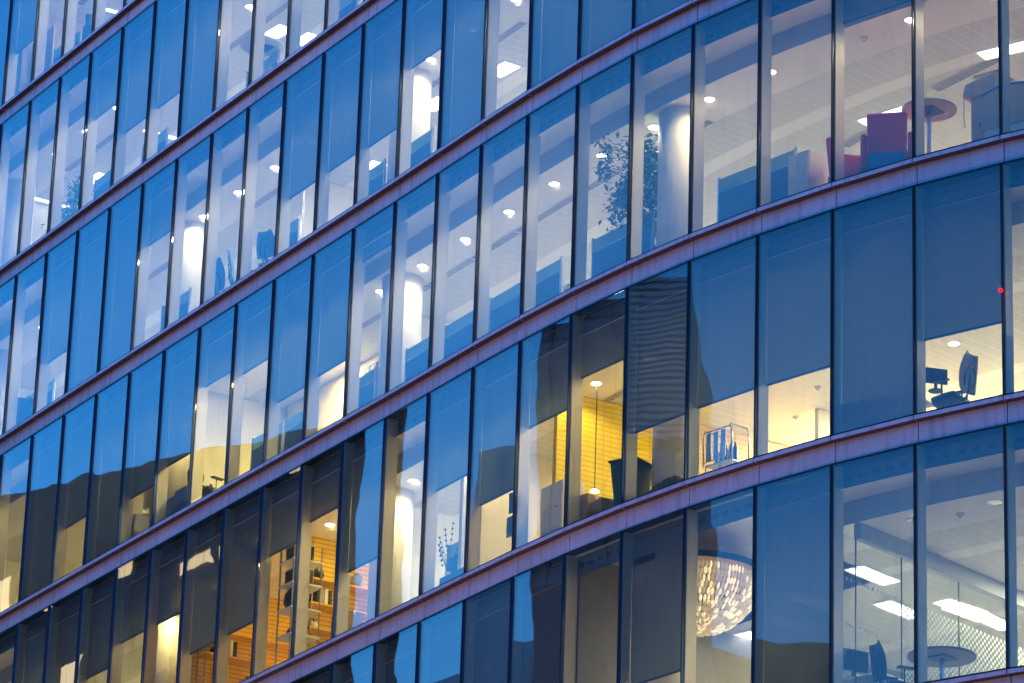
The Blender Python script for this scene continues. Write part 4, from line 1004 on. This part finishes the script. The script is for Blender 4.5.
# person at the window, top left
def person(st, k, s, d, rz, label):
    e = tag(at('person', st, k, s, d, rz=rz), label, 'person'); e.scale = (.84, .84, .93)
    V = [(0, 0, .95), (0, 0, 1.15), (0, .0, 1.38), (0, -.01, 1.50), (0, -.02, 1.62), (0, -.02, 1.72),
         (.19, 0, 1.42), (.25, .02, 1.16), (.22, -.12, .94), (.21, -.2, .88), (-.19, 0, 1.42), (-.26, .02, 1.16), (-.24, -.08, .92), (-.23, -.12, .84),
         (.10, 0, .90), (.11, -.02, .50), (.11, .02, .10), (.11, -.14, .045), (-.10, 0, .90), (-.12, -.01, .50), (-.13, .03, .10), (-.14, -.13, .045)]
    Eg = [(0, 1), (1, 2), (2, 3), (3, 4), (4, 5), (2, 6), (6, 7), (7, 8), (8, 9), (2, 10), (10, 11), (11, 12), (12, 13), (0, 14), (14, 15), (15, 16), (16, 17), (0, 18), (18, 19), (19, 20), (20, 21)]
    Rr = [.15, .135, .15, .06, .088, .07, .075, .052, .038, .03, .075, .052, .038, .03, .1, .065, .045, .035, .1, .065, .045, .035]
    me = bpy.data.meshes.new('body'); me.from_pydata(V, Eg, []); o = bpy.data.objects.new('body', me); C.objects.link(o); o.parent = e
    md = o.modifiers.new('skin', 'SKIN'); o.modifiers.new('sub', 'SUBSURF').levels = 2; o.modifiers['sub'].render_levels = 2
    for sv, r_ in zip(me.skin_vertices[0].data if me.skin_vertices else [], Rr): sv.radius = (r_, r_ * .8)
    me.materials.append(M['navy'])
    m = MB(); m.lathe([(.001, 1.83), (.06, 1.815), (.095, 1.76), (.1, 1.69), (.085, 1.64)], 16, (0, .0)); m.build('hair', M['dark'], e, 0, True)
    return e
M['navy'] = pbr('navy_clothes', (.03, .06, .14), .8)
person(1, 18, 3.93, 1.0, .4, 'standing person in dark blue, seen from the shoulders up, top left')

# ---------------------------------------------------------------- the buildings across the street, seen as reflections in the panes
def wall_frame(A, Bp):
    A = Vector(A); Bp = Vector(Bp); e = (Bp - A).normalized(); n = Vector((e.y, -e.x))
    if n.dot(Vector((0, 60)) - A) < 0: n = -n      # towards the office building
    return A, e, n
def cbox(mb, F, s0, s1, o0, o1, z0, z1):
    A, e, n = F
    q = [A + e * s0 + n * o0, A + e * s1 + n * o0, A + e * s1 + n * o1, A + e * s0 + n * o1]
    mb.hexa([(*p, z0) for p in q], [(*p, z1) for p in q])
M['palewall'] = pbr('pale_blue_cladding', (.78, .86, .90), .45, 0, .1, .15)
M['greywall'] = pbr('grey_blue_cladding', (.20, .25, .27), .5, 0, .12, .2)
M['darkglass'] = pbr('dark_window_glass', (.012, .016, .02), .12, 0, .1, .3)
M['litroom'] = pbr('lit_room', (.5, .4, .3), .6, 0, .4, 1.5, emit=(1, .74, .38), estr=.32)
M['hill'] = pbr('dark_hillside_rock', (.03, .028, .026), .95, 0, .4, .05)
# A: tall dark block with an uneven roofline
FA = wall_frame((-62.3, 102.6), (-78, 135))
ta = tag(empty('dark_block', (*FA[0], 0)), 'tall dark office block reflected across the lower left windows', 'building')
def pa(o, par): o.parent = par; o.matrix_parent_inverse = Matrix.Translation(-par.location); return o
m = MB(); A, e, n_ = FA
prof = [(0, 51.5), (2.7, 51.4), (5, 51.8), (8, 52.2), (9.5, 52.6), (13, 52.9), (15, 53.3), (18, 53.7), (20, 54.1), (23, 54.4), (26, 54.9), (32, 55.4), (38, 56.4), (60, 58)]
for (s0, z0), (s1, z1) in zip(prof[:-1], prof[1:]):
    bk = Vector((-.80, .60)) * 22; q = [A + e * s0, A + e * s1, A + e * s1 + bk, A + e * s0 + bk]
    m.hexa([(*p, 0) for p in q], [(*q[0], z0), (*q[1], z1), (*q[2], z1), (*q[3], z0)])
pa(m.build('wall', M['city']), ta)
m = MB()
for s in range(0, 60, 3): cbox(m, FA, s + .0, s + .18, 0.002, .3, 2, 51)
for z in range(4, 51, 4): cbox(m, FA, .2, 60, 0.002, .2, z + .45, z + .9)
pa(m.build('facade_ribs', M['citydark']), ta)
for s0, s1, z0, z1 in ((9.2, 11.6, 50.0, 50.85), (8.9, 12.6, 47.9, 48.75), (12.1, 14.6, 50.0, 50.6), (15.8, 17.0, 49.0, 50.1), (25.2, 29.0, 49.8, 51.2), (18.4, 21.0, 45.2, 46.4), (3.2, 4.4, 49.9, 50.3), (21.5, 22.3, 48.9, 49.6), (6.2, 6.7, 48.0, 48.3), (14.9, 15.3, 51.2, 51.4)):
    m = MB(); w_ = (s1 - s0) / 3
    for q in range(3): cbox(m, FA, s0 + q * w_ + .06, s0 + (q + 1) * w_ - .06, .003, .05, z0 + .04 * q, z1 - .1 * (q % 2))
    pa(m.build('lit_window', M['litroom']), ta)
# B: grey clad block with a louvred corner
FB = wall_frame((-54, 64), (-53, 86.6))
tb = tag(empty('louvred_block', (*FB[0], 0)), 'grey clad block with louvred corner, reflected in the middle panes', 'building')
m = MB(); cbox(m, FB, 0, 22.6, -16, 0, 0, 48.6); pa(m.build('wall', M['greywall']), tb)
m = MB()
for i in range(12): cbox(m, FB, 9.5 + i * 1.15, 9.53 + i * 1.15, .002, .05, 2, 48.5)
for z in (38, 41.5, 45, 48): cbox(m, FB, 9.4, 22.6, .002, .04, z, z + .06)
pa(m.build('panel_joints', M['citydark']), tb)
m = MB()
for i in range(26): cbox(m, FB, 3.5, 9.3, .3, .5, 43.3 + i * .2, 43.41 + i * .2)
pa(m.build('louvre', M['palewall']), tb)
m = MB(); cbox(m, FB, 3.4, 9.4, .003, .28, 43, 48.5); pa(m.build('dark_recess', M['citydark']), tb)
m = MB(); cbox(m, FB, 9.45, 22.5, .003, .06, 30, 40.0); pa(m.build('window_band', M['darkglass']), tb)
# C: pale block further back, in the gap
FC = wall_frame((-90, 96), (-90, 140))
tc_ = tag(empty('pale_block', (*FC[0], 0)), 'pale blue block with dark window strips, reflected in the lowest panes', 'building')
m = MB(); cbox(m, FC, 0, 44, -15, 0, 0, 50.5); cbox(m, FC, 14.6, 17.0, -6, .5, 0, 60); pa(m.build('wall', M['palewall']), tc_)
m = MB()
for s in (4, 11.6, 16.2, 19.5, 27, 33.5): cbox(m, FC, s, s + 1.5, .003, .05, 4, 50)
pa(m.build('window', M['darkglass']), tc_)
m = MB()
for z in range(6, 49, 3): cbox(m, FC, 0, 44, .06, .1, z, z + .07)
for s in range(0, 44, 2): cbox(m, FC, s, s + .05, .06, .09, 4, 50)
pa(m.build('panel_joints', M['greywall']), tc_)
# far dark hillside beyond the street's open end
m = MB(); pr = random.Random(5); prev = None
ys = [i * 6 for i in range(-20, 22)]
for i, y in enumerate(ys):
    z = 60.5 + 3.2 * math.exp(-((y - 52) / 9) ** 2) + pr.uniform(-.5, .5) + (2.5 if 66 < y < 76 else 0) - max(0, (y - 80) * .2)
    if prev: m.hexa([(-140, prev[0], 0), (-230, prev[0], 0), (-230, y, 0), (-140, y, 0)], [(-140, prev[0], prev[1]), (-230, prev[0], prev[1] + 6), (-230, y, z + 6), (-140, y, z)])
    prev = (y, z)
tag(m.build('hill', M['hill']), None, None, kind='structure')
